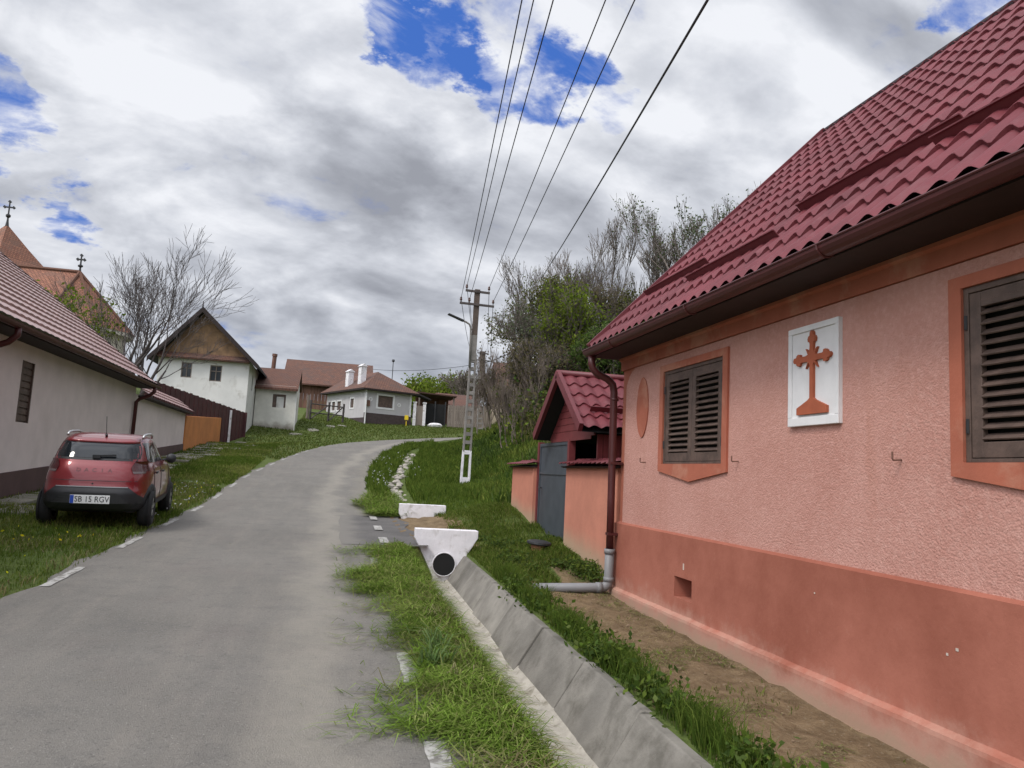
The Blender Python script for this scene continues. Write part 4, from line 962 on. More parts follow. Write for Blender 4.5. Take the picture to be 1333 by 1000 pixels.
pp = fa+(fb-fa)*.80; mb = MB(); mb.box(pp[0]+.05, pp[0]+.15, pp[1]-.05, pp[1]+.05, g1(*pp)-.1, 3.9); part('post', mb, M['white_conc'], bf)
pp = fa+(fb-fa)*.995; mb = MB(); mb.box(pp[0]+.02, pp[0]+.14, pp[1]-.05, pp[1]+.05, g1(*pp)-.1, 3.95); part('post', mb, M['burg'], bf)

# ------------------------------------------------------------------ church on the left skyline
ch = thing('church', 'old church with orange clay tile roofs and iron crosses on the left skyline', 'church', (-19, 52, 6))
cy0 = 51.0; ez = 8.75; rz = 12.35; hw_ = 4.2
mb = MB(); mb.add([(-30, cy0-hw_, ez), (-16.2, cy0-hw_, ez), (-16.0, cy0, rz), (-30, cy0, rz)], [(0, 1, 2, 3)]); mb.add([(-30, cy0+hw_, ez), (-16.2, cy0+hw_, ez), (-16.0, cy0, rz), (-30, cy0, rz)], [(0, 3, 2, 1)])
apse = [(-16.2, cy0-hw_), (-13.9, cy0-2.9), (-12.6, cy0-.6), (-12.6, cy0+.6), (-13.9, cy0+2.9), (-16.2, cy0+hw_)]
for a_, b_ in zip(apse, apse[1:]): mb.add([(*a_, ez), (*b_, ez), (-16.0, cy0, rz)], [(0, 1, 2)])
auto_uv(part('nave_roof', mb, M['church_tile'], ch, fix=False))
mb = MB()
wl = [(-30, cy0-hw_+.5), (-16.2, cy0-hw_+.5), (-14.3, cy0-2.5), (-13.1, cy0-.5), (-13.1, cy0+.5), (-14.3, cy0+2.5), (-16.2, cy0+hw_-.5), (-30, cy0+hw_-.5)]
mb.prism(wl, lambda p, h: (p[0], p[1], h), 2.5, ez+.15); wl_ = part('wall', mb, M['cream'], ch)
mb = MB(); mb.prism([(p[0]+(.35 if p[0] > -20 else 0), p[1]+(.35 if p[1] > cy0 else -.35)) for p in wl], lambda p, h: (p[0], p[1], h), ez-.22, ez+.02); part('eaves_cornice', mb, M['cream'], ch)
for (X, Y) in ((-14.95, cy0-2.72), (-13.55, cy0-1.30)):
    mb = MB(); mb.box(X-.25, X+.35, Y-.45, Y-.2, 5.0, 7.3); part('window', mb, M['pane'], ch)
for k in range(6):
    pass
# hip ridges
mb = MB(); mb.tube([(-30, cy0, rz+.05), (-16.0, cy0, rz+.05)], .12, 6)
for q in apse[:3]: mb.tube([(-16.0, cy0, rz+.05), (*q, ez+.05)], .10, 6)
part('ridge_tiles', mb, M['church_tile'], ch); 
tX, tY, th = -21.55, 54.2, 2.6; tz = 12.5
sq_ = lambda r: [(tX+r*1.25*math.cos(t), tY+r*1.25*math.sin(t)) for t in (rad(-75), rad(15), rad(105), rad(195))]
mb = MB(); mb.prism(sq_(th-.3), lambda p, h: (p[0], p[1], h), 3, tz+.1); tw_ = part('tower', mb, M['lime'], ch)
mb = MB(); prof = [(th+.15, tz-.1), (th*.72, tz+.75), (th*.42, tz+1.75), (.0, 15.75)]
for (r0, z0), (r1, z1) in zip(prof, prof[1:]):
    for a_ in range(4):
        i0, i1 = a_, (a_+1) % 4
        mb.add([(*sq_(r0)[i0], z0), (*sq_(r0)[i1], z0), (*sq_(r1)[i1], z1), (*sq_(r1)[i0], z1)], [(0, 1, 2, 3)])
auto_uv(part('tower_roof', mb, M['church_tile'], ch))
mb = MB(); mb.prism(sq_(th+.02), lambda p, h: (p[0], p[1], h), tz-.28, tz-.12); part('tower_cornice', mb, M['soffit'], ch)
def finial(x, y, z, h, root):
    mb = MB(); mb.lathe([(.12, -.1), (.07, .15*h), (.05, .30*h), (.15, .36*h), (.15, .42*h), (.05, .48*h), (.045, h), (.0, h)], (x, y, z), (0, 0, 1), 8)
    mb.beam((x-.27*h*.6, y, z+.76*h), (x+.27*h*.6, y, z+.76*h), .07, .09)
    for dx, dz in ((-.17*h, .76*h), (.17*h, .76*h), (0, h)): mb.obox((x+dx, y, z+dz), (.15, .1, .15), np.array(Matrix.Rotation(rad(45), 3, 'Y')))
    part('finial_cross', mb, M['metal_dark'], root)
finial(tX, tY, 15.7, 1.55, ch); finial(-16.0, cy0, rz, 1.1, ch)

# ------------------------------------------------------------------ white gabled house and its annex
wh = thing('gabled_house', 'old whitewashed house with a brown mud gable and dark tiled roof', 'house', (-7.1, 46, 2.8))
x0, x1, yf, yb = -9.3, -4.75, 43.1, 50.5; zb, ze, xp, zp = 1.6, 6.55, -7.28, 9.25
W1 = [(-8.15, -7.62, 5.62, 6.42), (-6.72, -6.12, 5.52, 6.38)]
mb = wall_holes(MB(), lambda u, v, d: (u, yf+d, v), x0, x1, zb, 6.75, W1, .18)
mb = wall_holes(mb, lambda u, v, d: (x1-d, u, v), yf, yb, zb, 6.75, [(44.9, 45.5, 5.35, 6.2), (47.0, 47.6, 5.35, 6.2)], .15)
mb.add([(x0, yf, zb), (x0, yb, zb), (x0, yb, 6.75), (x0, yf, 6.75)], [(0, 1, 2, 3)])
part('wall', mb, M['lime'], wh, fix=False)
mb = MB(); mb.prism([(x0-.02, 6.75), (x1+.02, 6.75), (xp, zp-.12)], lambda p, h: (p[0], h, p[1]), yf+.03, yf+.2); part('gable', mb, M['mud'], wh)
mb = MB(); mb.add([(x0-.1, yf-.38, 6.66), (x1+.1, yf-.38, 6.66), (x1+.05, yf+.04, 6.95), (x0-.05, yf+.04, 6.95)], [(0, 1, 2, 3)]); mb.box(x0, x1, yf-.36, yf-.02, 6.60, 6.64); auto_uv(part('pent_tiles', mb, M['rust_tile'], wh))
sl1 = (zp-ze)/(xp-x0+.45); zl = ze; xl = x0-.45; xr = x1+.5; zr_ = ze-.02
for (xa, za) in ((xl, zl), (xr, zr_)):
    d_ = np.array([xp-xa, zp+.12-za]); 
    mb = MB(); mb.prism([(xa, za), (xp, zp+.14), (xp, zp+.0), (xa, za-.13)], lambda p, h: (p[0], h, p[1]), yf-.55, yb+.3)
    rf = auto_uv(part('roof', mb, M['dark_tile'], wh, label='left slope of the dark roof' if xa < xp else 'right slope of the dark roof'))
    mb = MB(); mb.prism([(xa, za-.02), (xp, zp+.12), (xp, zp-.16), (xa, za-.28)], lambda p, h: (p[0], h, p[1]), yf-.60, yf-.55); part('verge_board', mb, M['soffit'], rf)
mb = MB(); mb.tube([(xp, yf-.6, zp+.1), (xp, yf-.6, zp+.42)], [.04, .02], 6); part('finial', mb, M['soffit'], wh)
for (a, b, c, d) in W1:
    mb = MB(); mb.box(a, b, yf+.10, yf+.13, c, d); w = part('window', mb, M['pane'], wh)
    mb = MB(); fr = .05
    for q in ((a, a+fr, c, d), (b-fr, b, c, d), ((a+b)/2-.02, (a+b)/2+.02, c+.001, d-.001), (a+fr, b-fr, d-fr, d), (a+fr, b-fr, c, c+fr), (a+fr, b-fr, c+(d-c)*.62, c+(d-c)*.62+.035)): mb.box(q[0], q[1], yf+.055+(.004 if q[1]-q[0] < .045 else 0), yf+.10, q[2], q[3])
    part('frame', mb, M['greywood'], w)
for (a, b, c, d) in [(44.9, 45.5, 5.35, 6.2), (47.0, 47.6, 5.35, 6.2)]:
    mb = MB(); mb.box(x1-.13, x1-.09, a, b, c, d); w = part('window', mb, M['pane'], wh); mb = MB(); mb.box(x1-.09, x1-.05, (a+b)/2-.03, (a+b)/2+.03, c, d); mb.box(x1-.09, x1-.05, a, a+.05, c, d); part('frame', mb, M['greywood'], w)
an = thing('annex', 'small whitewashed annex with a brown tiled roof and one boarded window', 'annex', (-3.3, 48, 3.2))
ax0, ax1, ay0, ay1 = -4.70, -2.42, 47.0, 51.0
WA = [(-3.72, -2.98, 4.62, 5.40)]
mb = wall_holes(MB(), lambda u, v, d: (u, ay0+d, v), ax0, ax1, 2.4, 5.92, WA, .16)
mb = wall_holes(mb, lambda u, v, d: (ax1-d, u, v), ay0, ay1, 2.4, 5.92, [(48.4, 49.1, 4.6, 5.4)], .14)
mb.add([(ax1, ay0, 5.92), (ax1, ay1, 5.92), (ax1, 49.6, 7.15)], [(0, 1, 2)])
part('wall', mb, M['damp_lime'], an, fix=False)
a, b, c, d = WA[0]; mb = MB(); mb.box(a+.22, b-.08, ay0+.10, ay0+.12, c, d-.1); w = part('window', mb, M['lime'], an)
mb = MB(); mb.box(a, a+.20, ay0+.05, ay0+.15, c, d); mb.box(b-.10, b, ay0+.05, ay0+.15, c, d); mb.box(a+.2, b-.1, ay0+.05, ay0+.15, d-.12, d); mb.box(a, b, ay0+.13, ay0+.16, c, d); part('frame', mb, M['shutter'], w)
mb = MB(); mb.box(ax1-.12, ax1-.09, 48.4, 49.1, 4.6, 5.4); part('side_window', mb, M['pane'], an)
mb = MB(); mb.prism([(ay0-.32, 5.75), (49.6, 7.22), (49.6, 7.08), (ay0-.32, 5.62)], lambda p, h: (h, p[0], p[1]), ax0-.3, ax1+.12); rf = auto_uv(part('roof', mb, M['brown_tile'], an))
mb = MB(); mb.prism([(ay1+.3, 6.1), (49.6, 7.22), (49.6, 7.08), (ay1+.3, 5.97)], lambda p, h: (h, p[0], p[1]), ax0-.3, ax1+.12); auto_uv(part('rear_slope', mb, M['brown_tile'], rf))
mb = MB(); mb.tube([(-4.1, 50.0, 6.7), (-4.05, 50.0, 8.15)], .13, 8); mb.tube([(-4.06, 50.0, 8.02), (-4.05, 50, 8.18)], .16, 8); part('chimney', mb, M['oldwood'], rf)
mb = MB(); mb.prism([(ay0-.02, 2.5), (ay0+.25, 2.5), (ay0+.2, 5.7), (ay0-.02, 5.7)], lambda p, h: (h, p[0], p[1]), ax1, ax1+.06); part('corner_strip', mb, M['lime'], an)

# ------------------------------------------------------------------ barn, rail gate, grey house and what stands beside it
bn_ = thing('barn', 'long barn with a rusty brown tiled roof and timber walls behind the annex', 'barn', (-1, 66, 5.5))
mb = MB(); bx0, bx1, by = -4.35, 2.9, 66.9
mb.prism([(by-.5, 8.12), (by+3.6, 10.6), (by+3.6, 10.45), (by-.5, 8.0)], lambda p, h: (h, p[0], p[1]), bx0-.3, bx1); rf = auto_uv(part('roof', mb, M['rust_tile'], bn_))
mb = MB(); mb.prism([(by+7.6, 8.12), (by+3.6, 10.6), (by+3.6, 10.45), (by+7.6, 8.0)], lambda p, h: (h, p[0], p[1]), bx0-.3, bx1); auto_uv(part('rear_slope', mb, M['rust_tile'], rf))
mb = MB()
for k in range(22): 
    xa = bx0+k*.3; mb.box(xa, xa+.285, by+.01*(k % 3), by+.1, 4.0, 8.2)
part('boarding', mb, M['oldwood'], bn_)
mb = MB(); mb.prism([(by, 8.1), (by+7.1, 8.1), (by+3.6, 10.4)], lambda p, h: (h, p[0], p[1]), bx0, bx0+.1); mb.box(bx0, bx0+.1, by, by+7, 4, 8.1); part('gable', mb, M['oldwood'], bn_)
rg = thing('rail_gate', 'weathered timber rail gate with slanting braces on the grass', 'gate', (-1.1, 53, 4.2), 0)
pts = [(-1.75, 53.5), (-.55, 54.5), (.45, 55.6)]
for p in pts:
    z = g1(*p); mb = MB(); mb.tube([(p[0], p[1], z-.2), (p[0]+.02, p[1], z+1.35)], .075, 7); part('post', mb, M['bark_dark'], rg)
for (p, q) in zip(pts, pts[1:]):
    za, zb_ = g1(*p), g1(*q)
    for h in (.5, 1.1):
        mb = MB(); mb.tube([(p[0], p[1]-.08, za+h), (q[0], q[1]-.08, zb_+h)], .045, 6); part('rail', mb, M['bark_dark'], rg)
    mb = MB(); mb.tube([(p[0]+.1, p[1]-.12, za+.1), (q[0], q[1]-.12, zb_+1.15)], .045, 6); part('brace', mb, M['bark_dark'], rg)
bs = thing('tall_post', 'tall weathered fence post with a wire stay at the barn corner', 'post', (-1.95, 54, 4.3))
mb = MB(); mb.tube([(-1.95, 54, 4.0), (-1.93, 54, 6.1)], .09, 7); part('shaft', mb, M['greywood'], bs)

AH = rad(24); 
gh = thing('grey_house', 'light grey house with rusty hipped roof and dark plinth at the road bend', 'house', (2.0, 58, 4.52), AH)
# local frame: u along the front (right), v into the depth
Lf, Ld = 3.92, 7.0
GW = [(1.05, 2.30, 1.42, 2.30)]
mb = wall_holes(MB(), lambda u, v, d: (u, d, v), 0, Lf, -.6, 2.75, GW, .15)
SW = [(1.9, 2.5, 1.35, 2.05), (4.2, 4.9, 1.25, 1.95), (5.3, 5.9, 1.25, 1.95)]
mb = wall_holes(mb, lambda u, v, d: (d, u, v), 0, Ld, -.6, 2.75, SW, .15)
mb.add([(Lf, 0, -.6), (Lf, Ld, -.6), (Lf, Ld, 2.75), (Lf, 0, 2.75)], [(0, 1, 2, 3)])
part('wall', mb, M['grey_house'], gh, world=False, fix=False)
mb = MB(); mb.box(-.04, Lf+.04, -.05, .02, -.7, .92); mb.box(-.04, .02, .021, Ld, -.7, .55)
part('plinth', mb, M['dark_tile_plinth'], gh, world=False)
a, b, c, d = GW[0]; mb = MB(); fr = .14
for q in ((a-fr, a, c-fr, d+fr), (b, b+fr, c-fr, d+fr), (a, b, d, d+fr), (a, b, c-fr, c)): mb.box(q[0], q[1], -.03, .02, q[2], q[3])
w = part('window', mb, M['white'], gh, world=False); mb = MB(); mb.box(a, b, .06, .09, c, d); part('shutter', mb, M['shutter'], w, world=False)
for (a, b, c, d) in SW:
    mb = MB()
    for q in ((a-.1, a, c-.1, d+.1), (b, b+.1, c-.1, d+.1), (a, b, d, d+.1), (a, b, c-.1, c)): mb.box(-.03, .02, q[0], q[1], q[2], q[3])
    w = part('window', mb, M['white'], gh, world=False, label='side window'); mb = MB(); mb.box(.06, .09, a, b, c, d); part('shutter', mb, M['shutter'], w, world=False)
for u_, r_ in ((.42, .16), (2.85, .15)):
    mb = MB(); mb.lathe([(r_*.55, 0), (r_*.6, .03), (r_, .03), (r_, 0)], (u_, 0, 1.95 if u_ < 1 else 1.72), (0, -1, 0), 16); part('round_ornament', mb, M['white'], gh, world=False)
mb = MB(); mb.box(.10, .36, -.12, 0, 1.42, 1.85); part('meter_box', mb, M['oldwood'], gh, world=False)
mb = MB(); mb.box(-.06, .03, -.06, .0, .92, 2.75); part('corner_pilaster', mb, M['white'], gh, world=False)
mb = MB(); mb.box(Lf-.16, Lf-.02, -.045, .0, .92, 2.75); part('corner_pilaster', mb, M['white'], gh, world=False)
o_ = .45; zE, zR = 2.72, 4.35
mb = MB()
A_ = (-o_, -o_, zE); B_ = (Lf+o_, -o_, zE); C_ = (Lf+o_, Ld+o_, zE); D_ = (-o_, Ld+o_, zE); R1 = (Lf/2, 2.1, zR); R2 = (Lf/2, Ld+o_, zR-.05)
mb.add([A_, B_, R1], [(0, 1, 2)]); mb.add([B_, C_, R2, R1], [(0, 1, 2, 3)]); mb.add([D_, A_, R1, R2], [(0, 1, 2, 3)])
rf = auto_uv(part('roof', mb, M['rust_tile'], gh, world=False))
mb = MB(); mb.prism([(-o_, -o_), (Lf+o_, -o_), (Lf+o_, Ld+o_), (-o_, Ld+o_)], lambda p, h: (p[0], p[1], h), zE-.12, zE-.01); part('eaves', mb, M['soffit'], rf, world=False)
for v_, u_, zt_c in ((1.5, .25, 4.55), (3.4, .1, 4.25)):
    mb = MB(); mb.box(u_-.02, u_+.42, v_, v_+.5, 2.9, zt_c); mb.prism([(u_-.1, zt_c), (u_+.5, zt_c), (u_+.2, zt_c+.22)], lambda p, h: (p[0], h, p[1]), v_-.06, v_+.56); part('chimney', mb, M['white_conc'], rf, world=False)
mb = MB(); mb.tube([(Lf-.55, 2.4, 3.4), (Lf-.55, 2.4, 5.5)], .03, 6); mb.lathe([(0, -.1), (.13, 0), (.1, .14), (0, .16)], (Lf-.55, 2.4, 5.4), (0, 0, 1), 8); part('vent_mast', mb, M['metal_dark'], rf, world=False)
mb = MB(); mb.tube([(.02, -.12, 2.6), (.02, -.12, .0)], .05, 8); part('downpipe', mb, M['white'], gh, world=False)
yb_ = thing('gas_box', 'small yellow gas box at the right corner of the grey house', 'gas box', (*at_y(529, 552, 58.6)[:2], g1(*at_y(529, 552, 58.6)[:2])))
q = at_y(529, 545, 58.65); mb = MB(); mb.box(q[0]-.14, q[0]+.14, q[1]-.12, q[1]+.05, q[2]-.12, q[2]+.24); part('box', mb, M['yellow'], yb_, bevel=.02)
mb = MB(); mb.tube([(q[0], q[1]-.05, q[2]-.2), (q[0], q[1]-.05, q[2]-.75)], .04, 6); part('pipe', mb, M['yellow'], yb_)
wg = thing('walled_gateway', 'pale gateway with white pillars beside the grey house', 'gateway', (6.3, 59.5, 4.7))
for X in (5.85, 6.6):
    z = g1(X, 59.5); mb = MB(); mb.box(X-.11, X+.11, 59.4, 59.62, z-.4, z+1.75); mb.box(X-.15, X+.15, 59.36, 59.66, z+1.75, z+1.83); part('pillar', mb, M['white_conc'], wg)
mb = MB(); z = g1(6.2, 59.5); mb.box(5.96, 6.49, 59.48, 59.54, z-.1, z+1.55); part('gate_leaf', mb, M['greywood'], wg)
mb = MB(); mb.prism([(5.5, z+2.75), (7.1, z+2.15), (7.1, z+2.05), (5.5, z+2.65)], lambda p, h: (p[0], h, p[1]), 59.7, 61.2); part('canopy', mb, M['dark_tile'], wg)
df = thing('dark_gate', 'dark solid yard gate between the white pillars and the plank fence', 'gate', (7.6, 60.5, 4.8))
z = g1(7.6, 60.5); mb = MB(); mb.box(6.75, 8.35, 60.5, 60.56, z+.1, z+1.75); part('gate_leaf', mb, M['dark'], df)
for X in (6.72, 7.55, 8.36): mb = MB(); mb.box(X-.05, X+.05, 60.4, 60.5, z-.3, z+1.95); part('post', mb, M['metal_dark'], df)
st = solo('white_boulder', MB().lathe([(.0, -.1), (.55, -.05), (.62, .1), (.45, .25), (.0, .32)], (7.5, 59.5, g1(7.5, 59.5)), (0, .1, 1), 9), M['white_conc'], 'low white rounded boulder in front of the dark gate', 'boulder')
pf = thing('plank_fence', 'weathered plank fence at the far edge of the green', 'fence', (9.6, 60, 4.9))
mb = MB()
for k in range(20):
    X = 8.5+k*.17; z = g1(X, 60.0); mb.box(X, X+.155, 60.0+.01*(k % 2), 60.05, z-.2, z+1.75+.03*math.sin(k*1.9))
part('planks', mb, M['greywood'], pf)
mb = MB(); mb.box(8.5, 11.9, 60.06, 60.12, g1(9, 60)+1.2, g1(9, 60)+1.3); part('rail', mb, M['greywood'], pf)

def simple_house(label, x, y, w, d, zb, ze, zr2, wm, rm, rot, wins, g=None):
    r = thing('village_house', label, 'house', (x, y, zb), rot, g)
    mb = wall_holes(MB(), lambda u, v, dd: (u, dd, v), 0, w, -1, ze-zb, wins, .1)
    mb.add([(0, 0, -1), (0, d, -1), (0, d, ze-zb), (0, d/2, zr2-zb-.1), (0, 0, ze-zb)], [(0, 1, 2, 3, 4)])
    part('wall', mb, wm, r, world=False, fix=False)
    for a, b, c, e in wins: mb = MB(); mb.box(a, b, .06, .09, c, e); part('window', mb, M['pane'], r, world=False)
    mb = MB(); mb.prism([(-.45, ze-zb-.1), (d/2, zr2-zb), (d/2, zr2-zb-.15), (-.45, ze-zb-.24)], lambda p, h: (h, p[0], p[1]), -.4, w+.4)
    rf = auto_uv(part('roof', mb, rm, r, world=False))
    mb = MB(); mb.prism([(d+.45, ze-zb-.1), (d/2, zr2-zb), (d/2, zr2-zb-.15), (d+.45, ze-zb-.24)], lambda p, h: (h, p[0], p[1]), -.4, w+.4); auto_uv(part('rear_slope', mb, rm, rf, world=False))
    return r
simple_house('white house with a low brown roof behind the plank fence', 9.3, 65, 2.6, 6, 5.2, 6.9, 8.3, M['lime'], M['brown_tile'], .15, [(.4, 1.0, .5, 1.2), (1.6, 2.1, .5, 1.2)])
simple_house('house with a steep dark brown roof half hidden behind the thicket', 12.3, 57.5, 9, 9, 5.2, 7.2, 10.6, mat('drab_render', (.34, .28, .20), .9), M['brown_tile'], -.1, [(.5, 1.1, .6, 1.4)])
cpt = thing('carport', 'low carport roof on posts behind the dark gate', 'carport', (7.6, 63, 5))
mb = MB(); z = g1(7.6, 63); mb.prism([(6.2, z+2.45), (9.4, z+2.3), (9.4, z+2.2), (6.2, z+2.35)], lambda p, h: (p[0], h, p[1]), 61.5, 65); part('roof', mb, M['brown_tile'], cpt)
for X in (6.4, 9.2): mb = MB(); mb.box(X-.06, X+.06, 61.7, 61.82, z-.5, z+2.35); part('post', mb, M['greywood'], cpt)
mb = MB(); mb.box(6.4, 9.2, 64.8, 64.9, z-.5, z+2.3); part('rear_wall', mb, M['oldwood'], cpt)

# ------------------------------------------------------------------ the red hatchback (built about its own origin, then parked)
def tab(rows): 
    a = np.array(rows, float); return lambda z: [float(np.interp(z, a[:, 0], a[:, k])) for k in range(1, a.shape[1])]
# z : y_rear, y_front, half width, corner exponent
LOW = tab([(.24, -1.60, 1.66, .66, 5), (.30, -1.78, 1.78, .74, 5), (.40, -1.86, 1.84, .775, 5), (.56, -1.865, 1.84, .79, 5), (.66, -1.815, 1.83, .79, 5), (.76, -1.80, 1.80, .785, 5), (.88, -1.77, 1.72, .775, 4.6), (.96, -1.735, 1.50, .755, 4.4), (1.02, -1.70, 1.05, .725, 4.2)])
TOPS = tab([(.98, -1.71, 1.02, .735, 4.2), (1.08, -1.655, .78, .705, 4.2), (1.2, -1.57, .55, .665, 4.2), (1.30, -1.48, .37, .632, 4.2), (1.38, -1.37, .20, .60, 4.0), (1.43, -1.24, .05, .565, 3.6), (1.465, -1.05, -.15, .50, 3.2), (1.485, -.85, -.4, .36, 3.0)])
def loop(fn, z, n=72):
    yr, yf_, w, e = fn(z); yc = (yr+yf_)/2; a = (yf_-yr)/2; out = []
    for k in range(n):
        t = 2*math.pi*k/n; c, s = math.cos(t), math.sin(t)
        out.append((w*math.copysign(abs(c)**(2/e), c), yc+a*math.copysign(abs(s)**(2/e), s), z))
    return out
def rear_y(fn, x, z): yr, yf_, w, e = fn(z); yc = (yr+yf_)/2; a = (yf_-yr)/2; return yc-a*max(0, 1-min(1, abs(x/w))**e)**(1/e)
def side_x(fn, y, z): yr, yf_, w, e = fn(z); yc = (yr+yf_)/2; a = (yf_-yr)/2; return w*max(0, 1-min(1, abs((y-yc)/a))**e)**(1/e)
def rear_patch(mb, fn, zs, xa, xb, off, n=18):
    rows = []
    for z in zs:
        l, r = xa(z), xb(z); rows.append([(l+(r-l)*k/n, rear_y(fn, l+(r-l)*k/n, z)-off, z) for k in range(n+1)])
    return mb.grid(rows)
def side_patch(mb, fn, zs, ya, yb, off, sgn, n=12):
    rows = []
    for z in zs: l, r = ya(z), yb(z); rows.append([(sgn*(side_x(fn, l+(r-l)*k/n, z)+off), l+(r-l)*k/n, z) for k in range(n+1)])
    return mb.grid(rows)
car = thing('parked_car', 'red compact hatchback parked on the grass verge, seen from behind', 'car', (-3.30, 13.22, g1(-3.30, 13.22)+.03), rad(4.6))
mb = MB(); Z = [.24, .27, .30, .35, .40, .48, .56, .61, .66, .71, .76, .82, .88, .92, .96, 1.0, 1.02]
L_ = [loop(LOW, z) for z in Z]; mb.grid(L_, True); mb.add(L_[0], [tuple(range(71, -1, -1))]); mb.add(L_[-1], [tuple(range(72))])
body = part('body', mb, M['paint'], car, world=False, smooth=True)
mb = MB(); Z = list(np.linspace(.98, 1.43, 14))+[1.45, 1.465, 1.478, 1.485]; L_ = [loop(TOPS, z) for z in Z]; mb.grid(L_, True); mb.add(L_[-1], [tuple(range(72))])
cab = part('cabin', mb, M['paint'], car, world=False, smooth=True)
zs_ = np.linspace(1.095, 1.385, 10)
hw = lambda z: TOPS(z)[2]*(.90-.05*max(0, (1.2-z)/.105)-.03*max(0, (z-1.3)/.085))
mb = rear_patch(MB(), TOPS, np.linspace(1.06, 1.405, 10), lambda z: -TOPS(z)[2]*(.955-.07*max(0, (1.15-z)/.09)), lambda z: TOPS(z)[2]*(.955-.07*max(0, (1.15-z)/.09)), .004); part('rear_window_surround', mb, M['trim'], car, world=False, smooth=True)
mb = rear_patch(MB(), TOPS, zs_, lambda z: -hw(z), hw, .007); rw = part('rear_window', mb, M['glass'], car, world=False, smooth=True)
mb = rear_patch(MB(), TOPS, np.linspace(1.355, 1.425, 5), lambda z: -.545, lambda z: .545, .05, 14); mb.add([], []); part('roof_spoiler', mb, M['paint'], car, world=False, smooth=True).modifiers.new('thick', 'SOLIDIFY').thickness = .06
mb = MB(); mb.beam((-.02, rear_y(TOPS, 0, 1.12)-.035, 1.125), (.27, rear_y(TOPS, .3, 1.12)-.03, 1.145), .02, .028); mb.beam((-.06, rear_y(TOPS, 0, 1.11)-.03, 1.115), (.05, rear_y(TOPS, 0, 1.11)-.03, 1.115), .04, .055); part('wiper', mb, M['trim'], rw, world=False)
